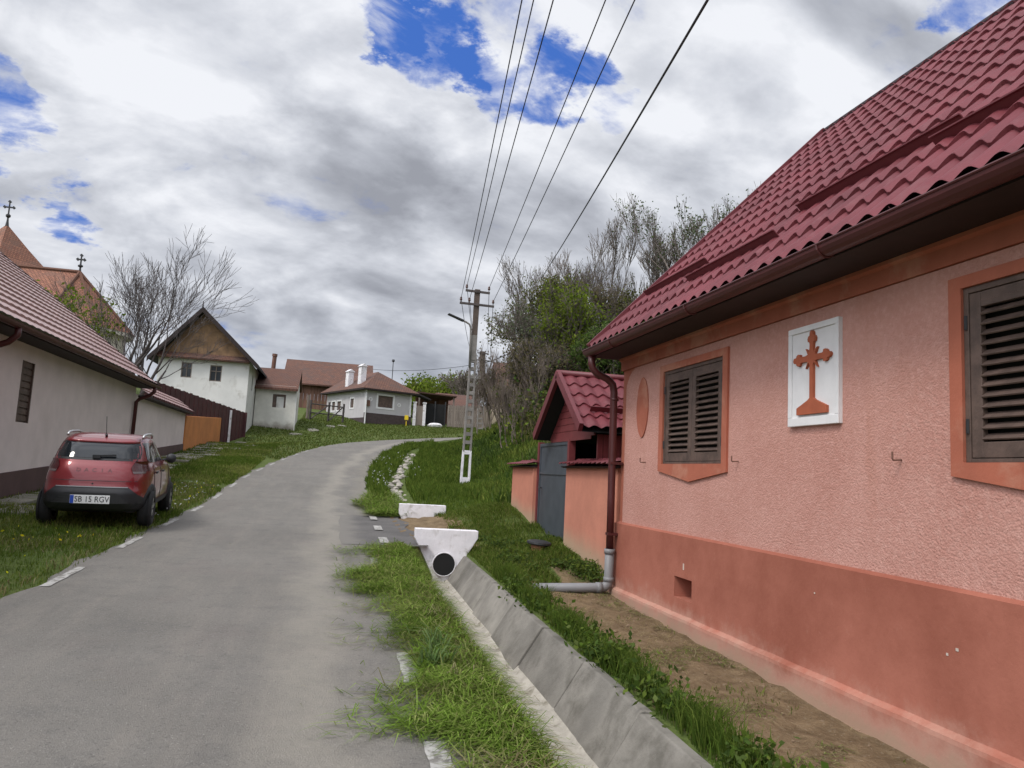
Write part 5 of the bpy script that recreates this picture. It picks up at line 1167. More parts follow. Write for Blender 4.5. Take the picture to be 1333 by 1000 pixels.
# seats dimly seen behind the glass read as lighter shapes in the pane
for sg in (-1, 1):
    for (a0, a1, b0, b1) in ((-1.28, -.52, -1.20, -.50), (-.46, .38, -.44, .18)):
        mb = side_patch(MB(), TOPS, np.linspace(1.04, 1.355, 8), lambda z: a0+(b0-a0)*(z-1.04)/.32, lambda z: a1+(b1-a1)*(z-1.04)/.32, .006, sg); part('side_window', mb, M['glass'], car, world=False, smooth=True)
    for k, (a0, a1) in enumerate(((-1.02, -.30), (-.29, .78))):
        mb = MB()
        for yy in (a0, a1): mb.tube([(sg*(side_x(LOW, yy, z)+.0015), yy, z) for z in np.linspace(.42, 1.0, 9)], .005, 5)
        d_ = part('door_seam', mb, M['trim'], car, world=False)
        yh = a0+.14; mb = MB(); mb.beam((sg*(side_x(LOW, yh, .86)+.022), yh-.08, .86), (sg*(side_x(LOW, yh, .86)+.022), yh+.08, .865), .022, .035); part('door_handle', mb, M['trim'], car, world=False, bevel=.006)
    # mirror
    xm = sg*(side_x(TOPS, .5, 1.05)); mb = MB(); mb.beam((xm, .52, 1.02), (xm+sg*.10, .50, 1.04), .05, .04); mb.lathe([(0, -.05), (.07, -.045), (.09, 0), (.075, .06), (0, .09)], (xm+sg*.17, .50, 1.06), (0, 1, 0), 14); part('mirror', mb, M['trim'], car, world=False, smooth=True)
    # sill cladding and wheel arches
    mb = side_patch(MB(), LOW, np.linspace(.25, .40, 4), lambda z: -.95, lambda z: .9, .012, sg, 16); part('sill_cladding', mb, M['trim'], car, world=False)
    for ya in (-1.21, 1.21):
        rows = []
        for rr_ in (.30, .335, .375, .40):
            rows.append([(sg*(side_x(LOW, np.clip(ya+rr_*math.cos(t), -1.80, 1.78), max(.26, .29+rr_*math.sin(t)))+(.018 if rr_ < .39 else .001)), ya+rr_*math.cos(t), max(.24, .29+rr_*math.sin(t))) for t in np.linspace(-.25, math.pi+.25, 22)])
        mb = MB(); mb.grid(rows); part('wheel_arch', mb, M['trim'], car, world=False, smooth=True)
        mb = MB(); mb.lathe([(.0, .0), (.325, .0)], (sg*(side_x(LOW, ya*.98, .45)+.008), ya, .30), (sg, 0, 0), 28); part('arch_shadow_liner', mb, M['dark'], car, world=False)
        w = part('wheel', MB().lathe([(.17, .09), (.19, .105), (.27, .10), (.292, .07), (.298, 0), (.292, -.07), (.27, -.1), (.17, -.09)], (sg*.715, ya, .29), (sg, 0, 0), 30), M['tyre'], car, world=False, smooth=True)
        mb = MB(); mb.lathe([(.0, .075), (.05, .085), (.055, .07), (.16, .07), (.185, .098), (.188, .08), (.16, .04)], (sg*.715, ya, .29), (sg, 0, 0), 26); part('rim', mb, M['metal_dark'], w, world=False)
        mb = MB()
        for k in range(5):
            t = k*2*math.pi/5+.3; c0 = np.array([sg*(.715+.085), ya, .29]); dv = np.array([0, math.cos(t), math.sin(t)]); mb.beam(c0+dv*.04, c0+dv*.175, .05, .02, (sg, 0, 0))
        part('spokes', mb, M['rim'], w, world=False)
    mb = MB(); mb.tube([(sg*.555, -1.10, 1.435), (sg*.56, -1.02, 1.475), (sg*.565, -.8, 1.492), (sg*.565, -.35, 1.495), (sg*.555, -.1, 1.475), (sg*.545, -.03, 1.43)], .020, 8); part('roof_rail', mb, M['silver'], car, world=False, smooth=True)
    # tail lamps
    def lampx(z): return .50+.05*abs(z-.96)/.1
    for nm, z0, z1, mt in (('tail_lamp', .905, 1.06, M['lamp_red']), ('tail_lamp_lens', .868, .902, M['lamp_clear'])):
        rows = []
        for z in np.linspace(z0, z1, 5):
            fn = LOW; zz = min(z, 1.02); w_ = fn(zz)[2]
            row = [(sg*(lampx(z)+(w_*.90-lampx(z))*k/8), rear_y(fn, lampx(z)+(w_*.90-lampx(z))*k/8, zz)-.014, z) for k in range(9)]
            yb0 = rear_y(fn, w_*.90, zz); 
            yend = -1.30 if nm == 'tail_lamp' else -1.52
            if nm == 'tail_lamp': row += [(sg*(side_x(fn, yb0+(yend-yb0)*k/8, zz)+.012), yb0+(yend-yb0)*k/8, z) for k in range(1, 9)]
            else: row = row[:9]
            rows.append(row)
        if nm == 'tail_lamp': tl = part(nm, MB().grid(rows), mt, car, world=False, smooth=True)
        else: part('reversing_lens', MB().grid(rows), mt, tl, world=False, smooth=True)
mb = MB(); mb.tube([(.03, -1.22, 1.43), (.03, -1.26, 1.47)], .02, 8); mb.tube([(.03, -1.25, 1.46), (.03, -1.36, 1.76)], .005, 5); part('antenna', mb, M['trim'], car, world=False)
# black bumper with sloping shoulders, number plate, lettering
def bx(z):
    w = LOW(z)[2]
    return w*.985 if z < .43 else w*.985+(0.50-w*.985)*(z-.43)/(.655-.43)
mb = rear_patch(MB(), LOW, np.linspace(.245, .655, 16), lambda z: -bx(z), bx, .012, 40); bp = part('bumper', mb, M['trim'], car, world=False, smooth=True)
for sg in (-1, 1):
    mb = side_patch(MB(), LOW, np.linspace(.25, .44, 5), lambda z: -1.72, lambda z: -1.50, .014, sg, 6); part('bumper_corner', mb, M['trim'], bp, world=False)
mb = rear_patch(MB(), LOW, np.linspace(.645, .66, 2), lambda z: -.50, lambda z: .50, .022, 20); part('bumper_lip', mb, M['pvc'], bp, world=False)
def bz2(z): return .60-.25*(z-.36)/.2
mb = rear_patch(MB(), LOW, np.linspace(.36, .56, 6), lambda z: -bz2(z), bz2, .02, 20); part('bumper_inset', mb, M['blackplastic'], bp, world=False)
zp0, zp1, yp_ = .395, .525, rear_y(LOW, 0, .46)-.03
mb = MB(); mb.box(-.275, .275, yp_, yp_+.012, zp0, zp1); pt = part('number_plate', mb, M['plate'], car, world=False, bevel=.004)
mb = MB(); mb.box(-.272, -.222, yp_-.002, yp_, zp0+.003, zp1-.003); part('plate_band', mb, M['plate_blue'], pt, world=False)
part('plate_text', text_mb('SB 15 RGV', .118, lambda x, z: (x*.90+.027, yp_-.003, (zp0+zp1)/2+z*1.05), 0), M['plate_ink'], pt, world=False, fix=False)
for i, ch_ in enumerate('DACIA'):
    xx = -.22+.11*i; part('badge_letter', text_mb(ch_, .075, lambda x, z: (xx+x*1.25, rear_y(LOW, xx+x*1.25, min(.905+z, 1.0))-.004, .905+z)), M['badge'], body, world=False, fix=False)
mb = MB(); mb.lathe([(.012, 0), (.012, .01), (0, .011)], (0, rear_y(LOW, 0, .70)-.0, .70), (0, -1, 0), 10); part('lock_button', mb, M['trim'], body, world=False)
mb = MB(); mb.tube([(-.69, rear_y(LOW, .69, .72)-.002, .72)]+[(x, rear_y(LOW, x, .745)-.001, .745) for x in np.linspace(-.6, .6, 14)]+[(.69, rear_y(LOW, .69, .72)-.002, .72)], .004, 5); part('tailgate_seam', mb, M['trim'], body, world=False)
car.rotation_euler = (rad(2.0), rad(-.4), rad(4.6)); car.scale = (.885, .885, .875)

# ------------------------------------------------------------------ trees
def segs_mesh(segs, k=4):
    S = np.array([[*a, *b, r0, r1] for a, b, r0, r1 in segs]); A, B = S[:, :3], S[:, 3:6]; d = B-A; d /= np.linalg.norm(d, axis=1)[:, None]+1e-9
    ref = np.where(np.abs(d[:, 2:3]) < .9, np.array([[0, 0, 1.]]), np.array([[1., 0, 0]])); x = np.cross(d, ref); x /= np.linalg.norm(x, axis=1)[:, None]; y = np.cross(d, x)
    t = 2*np.pi*np.arange(k)/k; cs, sn = np.cos(t), np.sin(t)
    ringd = cs[None, :, None]*x[:, None]+sn[None, :, None]*y[:, None]
    V = np.concatenate([A[:, None]+ringd*S[:, 6][:, None, None], B[:, None]+ringd*S[:, 7][:, None, None]], 1).reshape(-1, 3)
    n = len(S); b = (np.arange(n)*2*k)[:, None]; q = np.arange(k)[None, :]
    F = np.stack([b+q, b+(q+1) % k, b+k+(q+1) % k, b+k+q], 2).reshape(-1, 4)
    return V, F
def grow(rng, p, d, L, r, lev, maxlev, segs, tips, spread=.6, up=.15, kids=(3, 5), wob=.16, shrink=.62, nseg=5):
    p = np.array(p, float); d = np.array(d, float); d /= np.linalg.norm(d); pts = [p]; rs = [r]
    for i in range(nseg):
        d = d+rng.normal(0, wob, 3)+np.array([0, 0, up*.35]); d /= np.linalg.norm(d)
        p = p+d*L/nseg; pts.append(p); rs.append(r*(1-.62*(i+1)/nseg))
    for i in range(nseg): segs.append((pts[i], pts[i+1], rs[i], rs[i+1], lev))
    if lev >= maxlev: tips.append((pts[-1], d)); tips.append((pts[-2], d)); tips.append((pts[nseg//2], d)); return
    n = rng.integers(kids[0], kids[1]+1)
    for j in range(n):
        f = .35+.62*(j+rng.random())/n; i = min(int(f*nseg), nseg-1); q = pts[i]+(pts[i+1]-pts[i])*(f*nseg-i)
        dd = (pts[i+1]-pts[i]); dd /= np.linalg.norm(dd); ax = rng.normal(0, 1, 3); ax -= dd*(ax@dd); ax /= np.linalg.norm(ax)
        nd_ = dd+ax*spread*rng.uniform(.7, 1.3)+np.array([0, 0, up])
        grow(rng, q, nd_, L*shrink*rng.uniform(.75, 1.2), rs[i]*rng.uniform(.5, .68), lev+1, maxlev, segs, tips, spread, up, kids, wob, shrink, max(3, nseg-1))
    grow(rng, pts[-1], d, L*shrink*.9, rs[-1]*.95, lev+1, maxlev, segs, tips, spread, up, kids, wob, shrink, max(3, nseg-1))
def leaf_quads(rng, C_, size, cols, jit=.25):
    n = len(C_); a = rng.normal(0, 1, (n, 3)); a /= np.linalg.norm(a, axis=1)[:, None]; b = rng.normal(0, 1, (n, 3)); b -= a*(a*b).sum(1)[:, None]; b /= np.linalg.norm(b, axis=1)[:, None]
    s = size*rng.uniform(.6, 1.4, n)[:, None]
    V = np.stack([C_-a*s, C_-b*s*.55, C_+a*s, C_+b*s*.55], 1).reshape(-1, 3); F = np.arange(4*n).reshape(n, 4)
    c = np.array(cols)[rng.integers(0, len(cols), n)]*(1+rng.normal(0, jit, n))[:, None]; return V, F, np.repeat(np.clip(c, .004, .6), 4, 0)
def tree(name, label, cat, base, H, seed, group=None, trunks=1, leaf=None, nleaf=0, lsize=.06, bark='bark', spread=.6, up=.18, maxlev=4, r=None, trunk_f=.32, kids=(3, 5), lean=(0, 0), leafr=.14, minr=.012, hi=1.0, wob=.16, shrink=.62, klev=1):
    rng = np.random.default_rng(seed); root = thing(name, label, cat, tuple(base), 0, group); segs = []; tips = []; cuts = [0]
    for t in range(trunks):
        off = rng.normal(0, .22, 2) if trunks > 1 else np.zeros(2); ln = rng.normal(0, .28 if trunks > 1 else .03, 2)
        grow(rng, np.array(base)+np.array([off[0], off[1], -.25]), (lean[0]+ln[0], lean[1]+ln[1], 1), H*trunk_f*rng.uniform(.9, 1.1), (r or H*.02), 0, maxlev, segs, tips, spread, up, kids, wob, shrink, 6); cuts.append(len(segs))
    P_ = np.array([s[1] for s in segs]); sc = (H)/(np.percentile(P_[:, 2], 99.7)-base[2]); b = np.array(base)
    for c0, c1 in zip(cuts, cuts[1:]):
        S1 = [(b+(s[0]-b)*sc, b+(s[1]-b)*sc, max(s[2]*sc, minr), max(s[3]*sc, minr*.8)) for s in segs[c0:c1] if s[4] <= klev]
        V, F = segs_mesh(S1, 6); link('trunk', fast_mesh('trunk', V-b, F, M[bark]), root)
    S2_ = [(b+(s[0]-b)*sc, b+(s[1]-b)*sc, max(s[2]*sc*.9, minr*.8), max(s[3]*sc*.9, minr*.55)) for s in segs if s[4] > klev]
    V, F = segs_mesh(S2_, 3); tone = np.full((len(V), 3), .05); mi = np.zeros(len(F)); mats = [M[bark], M['leaf']]
    if leaf and nleaf:
        T = np.array([t[0] for t in tips]); T = b+(T-b)*sc; T = T[T[:, 2] < base[2]+H*hi]
        Cc = T[rng.integers(0, len(T), nleaf)]+rng.normal(0, leafr, (nleaf, 3)); lv, lf, lc = leaf_quads(rng, Cc, lsize, leaf)
        F = np.concatenate([np.concatenate([F], 0), lf+len(V)]); V = np.concatenate([V, lv]); tone = np.concatenate([tone, lc]); mi = np.concatenate([mi, np.ones(len(lf))])
    link('crown', fast_mesh('crown', V-b, F, mats, tone, mi), root)
    return root
OLIVE = [(.105, .120, .032), (.135, .145, .040), (.080, .098, .030), (.15, .15, .055)]
GREEN = [(.070, .115, .028), (.095, .14, .038), (.055, .092, .025), (.115, .15, .045)]
LIME = [(.14, .19, .025), (.11, .16, .022), (.175, .21, .036)]
SILV = [(.14, .17, .10), (.105, .135, .07), (.17, .195, .12)]
DRAB = [(.125, .11, .055), (.095, .095, .045), (.145, .12, .07)]
# the big bare walnut on the left
tx, ty = -7.35, 32.0
tree('bare_tree', 'wide bare walnut tree with dark spreading limbs behind the yard wall', 'tree', (tx, ty, 2.0), 7.55, 21, trunks=3, bark='bark_dark', spread=.66, up=.20, maxlev=5, r=.17, trunk_f=.34, kids=(2, 3), minr=.010, wob=.13, shrink=.70)
tree('shrub', 'fresh green shrub showing between the street house roof and the church', 'shrub', (-9.75, 31.5, 1.6), 6.0, 5, trunks=4, leaf=LIME, nleaf=3200, lsize=.07, spread=.5, up=.3, maxlev=3, r=.06, trunk_f=.5)
# the wooded bank on the right: (px, py of the top, depth, kind, label)
TR = [((662, 452), 33, 'brush', 'thin brown brush at the left edge of the thicket, just right of the pole'),
      ((692, 462), 30, 'brush', 'low brown brush below the thicket, right of the lamp pole'),
      ((640, 478), 37, 'brush', 'sparse brown brush directly behind the lamp pole'),
      ((668, 492), 28, 'brush', 'low twiggy brush on the slope right of the white pole foot'),
      ((655, 470), 40, 'brush', 'far brush in front of the steep dark roof'),
      ((704, 396), 34, 'silver', 'silvery leaved tree leaning out at the left of the thicket'),
      ((724, 362), 35, 'olive', 'rounded olive green tree where the thick cable meets the thicket'),
      ((746, 372), 32.5, 'lime', 'bright yellow green tree in the middle of the thicket'),
      ((765, 335), 39, 'bare', 'bare tree above the bright green one'),
      ((796, 292), 38, 'bare', 'tallest bare tree left of the green topped one'),
      ((800, 372), 34, 'drab', 'dull half leafed tree behind the roofed gate'),
      ((838, 308), 40, 'bare', 'bare tree with slanting limbs close to the roof slope'),
      ((835, 380), 33, 'olive', 'olive tree low against the red roof edge'),
      ((868, 300), 37, 'bare', 'fine twigged bare tree under the green topped tree'),
      ((912, 258), 35, 'top', 'tall tree with a tuft of green leaves above the red roof'),
      ((945, 252), 37, 'bare', 'rightmost bare tree, touching the red roof in the view'),
      ((730, 345), 41, 'bare', 'slim bare tree behind the rounded olive one'),
      ((722, 440), 30, 'drab', 'tangled dull shrub tree on the slope above the garden wall'),
      ((780, 430), 29, 'green', 'dark green tree directly behind the gate roof'),
      ((820, 440), 27, 'green', 'dark green tree behind the corner of the pink house')]
for k, ((px_, py_), Y, kind, lab) in enumerate(TR):
    q = at_y(px_, py_, Y); gz = g1(q[0], Y); H = max(2.5, q[2]-gz); b = (q[0], Y, gz); g_ = 'trees of the thicket on the bank'
    nm = 'bush' if kind == 'brush' else 'tree'
    if kind == 'brush': tree('bush', lab, 'bush', b, H, 100+k, g_, trunks=5, leaf=DRAB, nleaf=260, lsize=.05, bark='twig', spread=.30, up=.35, maxlev=3, r=.035, trunk_f=.55, minr=.010, wob=.12)
    elif kind == 'bare': tree('tree', lab, 'tree', b, H, 100+k, g_, trunks=2, leaf=OLIVE, nleaf=380, lsize=.045, bark='bark', spread=.5, up=.32, maxlev=4, r=.11, trunk_f=.42, minr=.014, wob=.13)
    elif kind == 'silver': tree('tree', lab, 'tree', b, H, 100+k, g_, trunks=4, leaf=SILV, nleaf=3600, lsize=.05, spread=.42, up=.25, maxlev=4, r=.08, trunk_f=.4, lean=(-.04, 0), leafr=.13)
    elif kind == 'lime': tree('tree', lab, 'tree', b, H, 100+k, g_, trunks=4, leaf=LIME, nleaf=7500, lsize=.065, spread=.55, up=.25, maxlev=4, r=.09, trunk_f=.38, leafr=.17)
    elif kind == 'top': tree('tree', lab, 'tree', b, H, 100+k, g_, trunks=2, leaf=GREEN+SILV, nleaf=2600, lsize=.065, spread=.36, up=.28, maxlev=4, r=.12, trunk_f=.4, leafr=.14)
    else: tree('tree', lab, 'tree', b, H, 100+k, g_, trunks=4, leaf={'olive': OLIVE, 'drab': DRAB, 'green': GREEN}[kind], nleaf=8500 if kind != 'drab' else 5200, lsize=.06, spread=.55, up=.22, maxlev=4, r=.09, trunk_f=.38, leafr=.16)
# distant trees past the green
for k, (px_, py_, Y, w_) in enumerate(((545, 500, 95, 1), (572, 497, 100, 1), (606, 478, 84, 0), (590, 488, 110, 1), (520, 512, 110, 1))):
    q = at_y(px_, py_, Y); gz = g1(q[0], Y)-.5; lab = ('round bright green tree far beyond the dark gate', 'pale green tree far beyond the carport', 'bare far tree just left of the pole', 'small far tree rising over the plank fence', 'far green tree half behind the grey house roof')[k]
    tree('far_tree', lab, 'tree', (q[0], Y, gz), max(3, q[2]-gz), 300+k, 'far trees', trunks=3, leaf=LIME if w_ else DRAB, nleaf=2200 if w_ else 200, lsize=.22 if w_ else .1, spread=.6, up=.1, maxlev=3 if w_ else 4, r=.12, leafr=.5, minr=.035)

# ------------------------------------------------------------------ grass, cut grass, weeds
def blades(rng, x, y, h, w, lean, cols, z=None, jit=.18, flat=False, zoff=0.0):
    n = len(x); z = G(x, y)+zoff if z is None else z
    a = rng.uniform(0, 2*np.pi, n); dx, dy = np.cos(a), np.sin(a); b = rng.uniform(0, 2*np.pi, n); wx, wy = np.cos(b)*w/2, np.sin(b)*w/2
    P0 = np.stack([x, y, z-.01], 1); l1, l2 = lean*h*.35, lean*h
    if flat:
        ht = np.abs(rng.normal(0, .5, n))*h*.35; P1 = P0+np.stack([dx*h*.5, dy*h*.5, ht+.012], 1); P2 = P0+np.stack([dx*h, dy*h, ht*rng.uniform(0, 1, n)+.010], 1)
        wx, wy = -dy*w/2, dx*w/2; P0 = P0+np.array([0, 0, .02])
    else:
        P1 = P0+np.stack([dx*l1, dy*l1, h*.6], 1); P2 = P0+np.stack([dx*l2, dy*l2, h*(1-.35*lean)], 1)
    wv = np.stack([wx, wy, np.zeros(n)], 1)
    V = np.stack([P0-wv, P0+wv, P1+wv*.75, P1-wv*.75, P2], 1).reshape(-1, 3); i = np.arange(n)[:, None]*5
    F = np.concatenate([i+np.array([[0, 1, 2]]), i+np.array([[0, 2, 3]]), i+np.array([[3, 2, 4]])])
    c = np.array(cols)[rng.integers(0, len(cols), n)]*(1+rng.normal(0, jit, n))[:, None]
    return V, F, np.repeat(np.clip(c, .01, .5), 5, 0)
def merge(parts):
    V, F, T = [], [], []; o = 0
    for v, f, t in parts: V.append(v); F.append(f+o); T.append(t); o += len(v)
    return np.concatenate(V), np.concatenate(F), np.concatenate(T)
def stuff(name, label, cat, parts):
    V, F, T = merge(parts); o = link(name, fast_mesh(name, V, F, M['blade'], T)); o['kind'] = 'stuff'; o['label'] = label; o['category'] = cat; return o
def vnoise(x, y, s, seed=0):
    r = np.random.default_rng(seed); ph = r.uniform(0, 6.28, (6, 3)); v = 0
    for k in range(6):
        an = ph[k, 2]; f = s*(1.0+.55*k); v = v+np.sin(f*(x*math.cos(an)+y*math.sin(an))+ph[k, 0])*np.cos(f*.8*(-x*math.sin(an)+y*math.cos(an))+ph[k, 1])/(1+.35*k)
    return v/2.2
GC = [(.105, .148, .024), (.130, .170, .032), (.165, .195, .048), (.082, .120, .022), (.185, .19, .065)]
GD = [(.074, .122, .020), (.096, .146, .025), (.125, .172, .034), (.058, .098, .018)]
DRY = [(.22, .19, .10), (.17, .145, .07), (.26, .23, .13), (.14, .13, .055)]
CUT = [(.135, .210, .034), (.175, .250, .050), (.110, .180, .026), (.215, .240, .080), (.085, .140, .020), (.19, .215, .065)]
g = np.random.default_rng(77)
def samp(n, x0, x1, y0, y1, p=1.0): 
    y = y0+(y1-y0)*g.random(n)**p; return x0+(x1-x0)*g.random(n), y
def keep(x, y, lo, hi=99):
    lat, _ = road_near(x, y); return (lat > lo) & (lat < hi)
# left verge
ps_ = []
x, y = samp(120000, -5.6, -2.45, 5.5, 40, 1.35); lat, _ = road_near(x, y); edge = -HW+.05+.09*vnoise(x, y, 2.2, 3)
ok = (lat < edge) & (vnoise(x, y, 1.3, 1)+.65+(x < -4.3)*-.55 > g.random(len(x))*1.0-.25)
x, y = x[ok], y[ok]; hh = g.uniform(.03, .10, len(x))*(1+.5*vnoise(x, y, .8, 2)); sc_ = np.clip(y/9, 1, 3)
pt_ = vnoise(x, y, .9, 71)+.4*vnoise(x, y, 2.6, 72)+.25*g.normal(0, 1, len(x))
for sel, pal in ((pt_ < -.1, GC[:1]+GC[3:4]+GD[:2]), ((pt_ >= -.1) & (pt_ < .4), GC), (pt_ >= .4, [(.19, .215, .055), (.17, .20, .045), (.20, .20, .075)])):
    ps_.append(blades(g, x[sel], y[sel], (np.maximum(hh, .025)*np.clip(sc_, 1, 1.5))[sel], .007*sc_[sel], g.uniform(.2, 1.1, sel.sum()), pal))
x, y = samp(7000, -5.2, -2.6, 6, 20); ok = vnoise(x, y, 1.1, 9) > .1; x, y = x[ok], y[ok]; ps_.append(blades(g, x, y, g.uniform(.05, .14, len(x)), .010*np.clip(y/10, 1, 2), g.uniform(.5, 1.2, len(x)), DRY))
stuff('verge_grass', 'short green grass of the left verge around the parked car', 'grass', ps_)
# green on the far side of the bend
x, y = samp(46000, -7, 11, 30, 61); lat, _ = road_near(x, y); ok = (lat < -HW+.04+.1*vnoise(x, y, 2.2, 3)) & (y < 60.3) & ~((x < -4.6) & (y < 43)) & ~((x < -2.3) & (y > 47))
x, y = x[ok], y[ok]; stuff('green_grass', 'sunlit mown grass sloping up from the road bend to the grey house', 'grass', [blades(g, x, y, g.uniform(.05, .15, len(x)), .045, g.uniform(.3, 1.1, len(x)), [(.115, .145, .035), (.095, .13, .03), (.15, .165, .055), (.08, .115, .025)])])
# right: bank between road and earth ditch, and the hill
ps_ = []
x, y = samp(60000, .8, 5.5, 15.6, 46); lat, _ = road_near(x, y); dd = np.sqrt(((x[:, None]-D2[None, :, 0])**2+(y[:, None]-D2[None, :, 1])**2)).min(1)
ok = (lat > HW+.03+.12*vnoise(x, y, 1.4, 4)) & (dd > .33) & (lat < 6); x, y = x[ok], y[ok]; lat = lat[ok]
hh = g.uniform(.10, .30, len(x))*(1+.5*vnoise(x, y, 1.0, 6)); hh = np.where(y < 17.5, hh*.5, hh)
ps_.append(blades(g, x, y, np.maximum(hh, .05), .016*np.clip(y/16, 1, 2), g.uniform(.2, .9, len(x)), GD+GC[:2]))
stuff('bank_grass', 'long green grass on the strip between the road and the earth ditch', 'grass', ps_)
ps_ = []
x, y = samp(95000, 3.2, 15, 13.2, 52, 1.1); ok = keep(x, y, 3.2) & (x > 2.6+.08*(y-14)) & ~((x < 3.75) & (y < 14.8)); x, y = x[ok], y[ok]
hh = g.uniform(.13, .38, len(x))*(1+.55*vnoise(x, y, .9, 8))*np.clip((x/y-.10)/.1, .35, 1); pt_ = vnoise(x, y, .55, 61)+.5*vnoise(x, y, 1.7, 62)+.25*g.normal(0, 1, len(x))+np.where(y < 19, .35, 0)
for sel, pal in ((pt_ < -.15, [(.050, .086, .020), (.066, .104, .028), (.080, .115, .035)]), ((pt_ >= -.15) & (pt_ < .35), GD), (pt_ >= .35, [(.150, .190, .040), (.175, .200, .045), (.125, .170, .035)])):
    ps_.append(blades(g, x[sel], y[sel], np.maximum(hh[sel], .08), .026*np.clip(y[sel]/20, 1, 1.8), g.uniform(.2, 1.0, sel.sum()), pal, jit=.25))
x, y = samp(9000, 4, 14, 24, 46); ok = (vnoise(x, y, .7, 12) > 0) & (x/y > .24); x, y = x[ok], y[ok]; ps_.append(blades(g, x, y, g.uniform(.3, 1.3, len(x)), .025, g.uniform(.1, .6, len(x)), DRAB+DRY[:1], jit=.3))
stuff('hill_grass', 'lush green grass covering the hillside around the utility pole', 'grass', ps_)
# leafy undergrowth of the thicket
rng = np.random.default_rng(5); x = rng.uniform(6, 17, 700); y = rng.uniform(27, 46, 700); ok = x/y > .243; x, y = x[ok], y[ok]; zc_ = G(x, y, False)
lv = []
for X, Y, Zg in zip(x, y, zc_):
    n = 60; c = np.array([X, Y, Zg])+rng.normal(0, 1, (n, 3))*np.array([.5, .5, .55])+np.array([0, 0, .6]); c = c[c[:, 2] > Zg-.1]
    pal = [GREEN, OLIVE, DRAB, GREEN, LIME][rng.integers(0, 5)]; lv.append(leaf_quads(rng, c, .085, pal, .3))
V, F, T = merge(lv); o = link('undergrowth', fast_mesh('undergrowth', V, F, M['leaf'], T)); o['kind'] = 'stuff'; o['label'] = 'mixed leafy undergrowth filling the thicket on the bank'; o['category'] = 'undergrowth'
# verge between road and concrete ditch: rooted grass and heaps of cut grass spilling on the asphalt
ps_ = []
x, y = samp(42000, .74, 1.09, -.5, 11.2, .9); ok = (x > .90+.10*vnoise(x, y, 3, 21)) & (vnoise(x, y, 3.2, 22)+.75 > g.random(len(x))); x, y = x[ok], y[ok]; z0 = np.where(x > 1.06, zr(y)-.03-(x-1.06)*.7, zr(y)+.0)
ps_.append(blades(g, x, y, g.uniform(.03, .11, len(x)), .006, g.uniform(.3, 1.3, len(x)), GC+GD[:1], z=z0))
x, y = samp(5000, .85, 1.11, 1, 8); ok = vnoise(x, y, 2.3, 24) > .25; x, y = x[ok], y[ok]; z0 = np.where(x > 1.06, zr(y)-.03-(x-1.06)*.7, zr(y))
ps_.append(blades(g, x, y, g.uniform(.05, .16, len(x)), .005, g.uniform(.3, 1.2, len(x)), DRY, z=z0))
stuff('roadside_grass', 'rooted green and straw coloured grass along the lip of the concrete ditch', 'grass', ps_)
ps_ = []
x, y = samp(52000, .05, 1.14, 1.5, 10.95, .8)
lim = .62+.30*vnoise(x, y*.55, 2.6, 31)-.12*(y > 8.0)
den = np.clip((x-lim)/.28, 0, 1)*np.clip(1.6-.9*np.abs(vnoise(x, y, 2.0, 33)), .25, 1); den = np.maximum(den, .014*(x > .1)*(y > 4)); den = np.where((y > 3.05) & (y < 3.95) & (x < .8), den*.25, den); den = np.where((y > 4.8) & (y < 5.7) & (x < .72), den*.2, den)
ok = den > g.random(len(x)); x, y, den = x[ok], y[ok], den[ok]; z0 = np.where(x > 1.06, zr(y)-.02-(x-1.06)*.9, zr(y)+.0)+g.random(len(x))*.055*den
ps_.append(blades(g, x, y, g.uniform(.06, .22, len(x)), .0065, 0, CUT, z=z0, flat=True, jit=.22))
for k in range(110):
    yc = 1.6+9.2*g.random()**.8; xc = g.normal(.84, .19)-.15*math.sin(yc*1.7); sx, sy = g.uniform(.06, .22), g.uniform(.05, .18); n = int(g.uniform(160, 520)*(1.0 if yc < 6 else .75)); hh_ = g.uniform(.03, .075)
    x = g.normal(xc, sx, n); y = g.normal(yc, sy, n); ok = (x < 1.09+.16*g.random(n)**4) & (y < 10.95) & (x > .1); ok &= ~((y > 3.05) & (y < 3.95) & (x < .66)) & ~((y > 4.85) & (y < 5.65) & (x < .62)); x, y = x[ok], y[ok]
    m_ = np.exp(-((x-xc)/sx)**2*.5-((y-yc)/sy)**2*.5); fb = g.uniform(.62, 1.3); pal = [tuple(np.array(CUT[g.integers(0, 6)])*fb) for _ in range(3)]+([DRY[g.integers(0, 4)]] if g.random() < .2 else []); pal = DRY if (k % 14 == 4 and xc > .9) else pal
    ps_.append(blades(g, x, y, g.uniform(.06, .24, len(x)), .0065, 0, pal, z=np.where(x > 1.06, zr(y)-.02-(x-1.06)*.9, zr(y))+m_*hh_*g.random(len(x)), flat=True, jit=.2))
x, y = samp(9000, .2, 1.6, 15.2, 19.5); ok = (x > .45+.3*vnoise(x, y, 2.0, 41)+.35*np.abs(y-17.3)/2) ; x, y = x[ok], y[ok]; ps_.append(blades(g, x, y, g.uniform(.10, .30, len(x)), .014, 0, CUT, z=np.maximum(zr(y), G(x, y))+g.random(len(x))*.09, flat=True))
x, y = samp(14000, 2.2, 3.3, 2.5, 9); ok = vnoise(x, y, 2.4, 44) > .12; x, y = x[ok], y[ok]; ps_.append(blades(g, x, y, g.uniform(.02, .09, len(x)), .005, 0, CUT[:2]+DRY+[(.10, .075, .05)], flat=True))
x, y = samp(9000, 2.2, 3.3, 2.5, 9); ok = vnoise(x, y, 1.9, 47)+.25*vnoise(x, y, 6, 48) > .05; x, y = x[ok], y[ok]; ps_.append(blades(g, x, y, g.uniform(.015, .06, len(x)), .004, 0, [(.34, .28, .15), (.27, .22, .11), (.22, .17, .09)], flat=True))
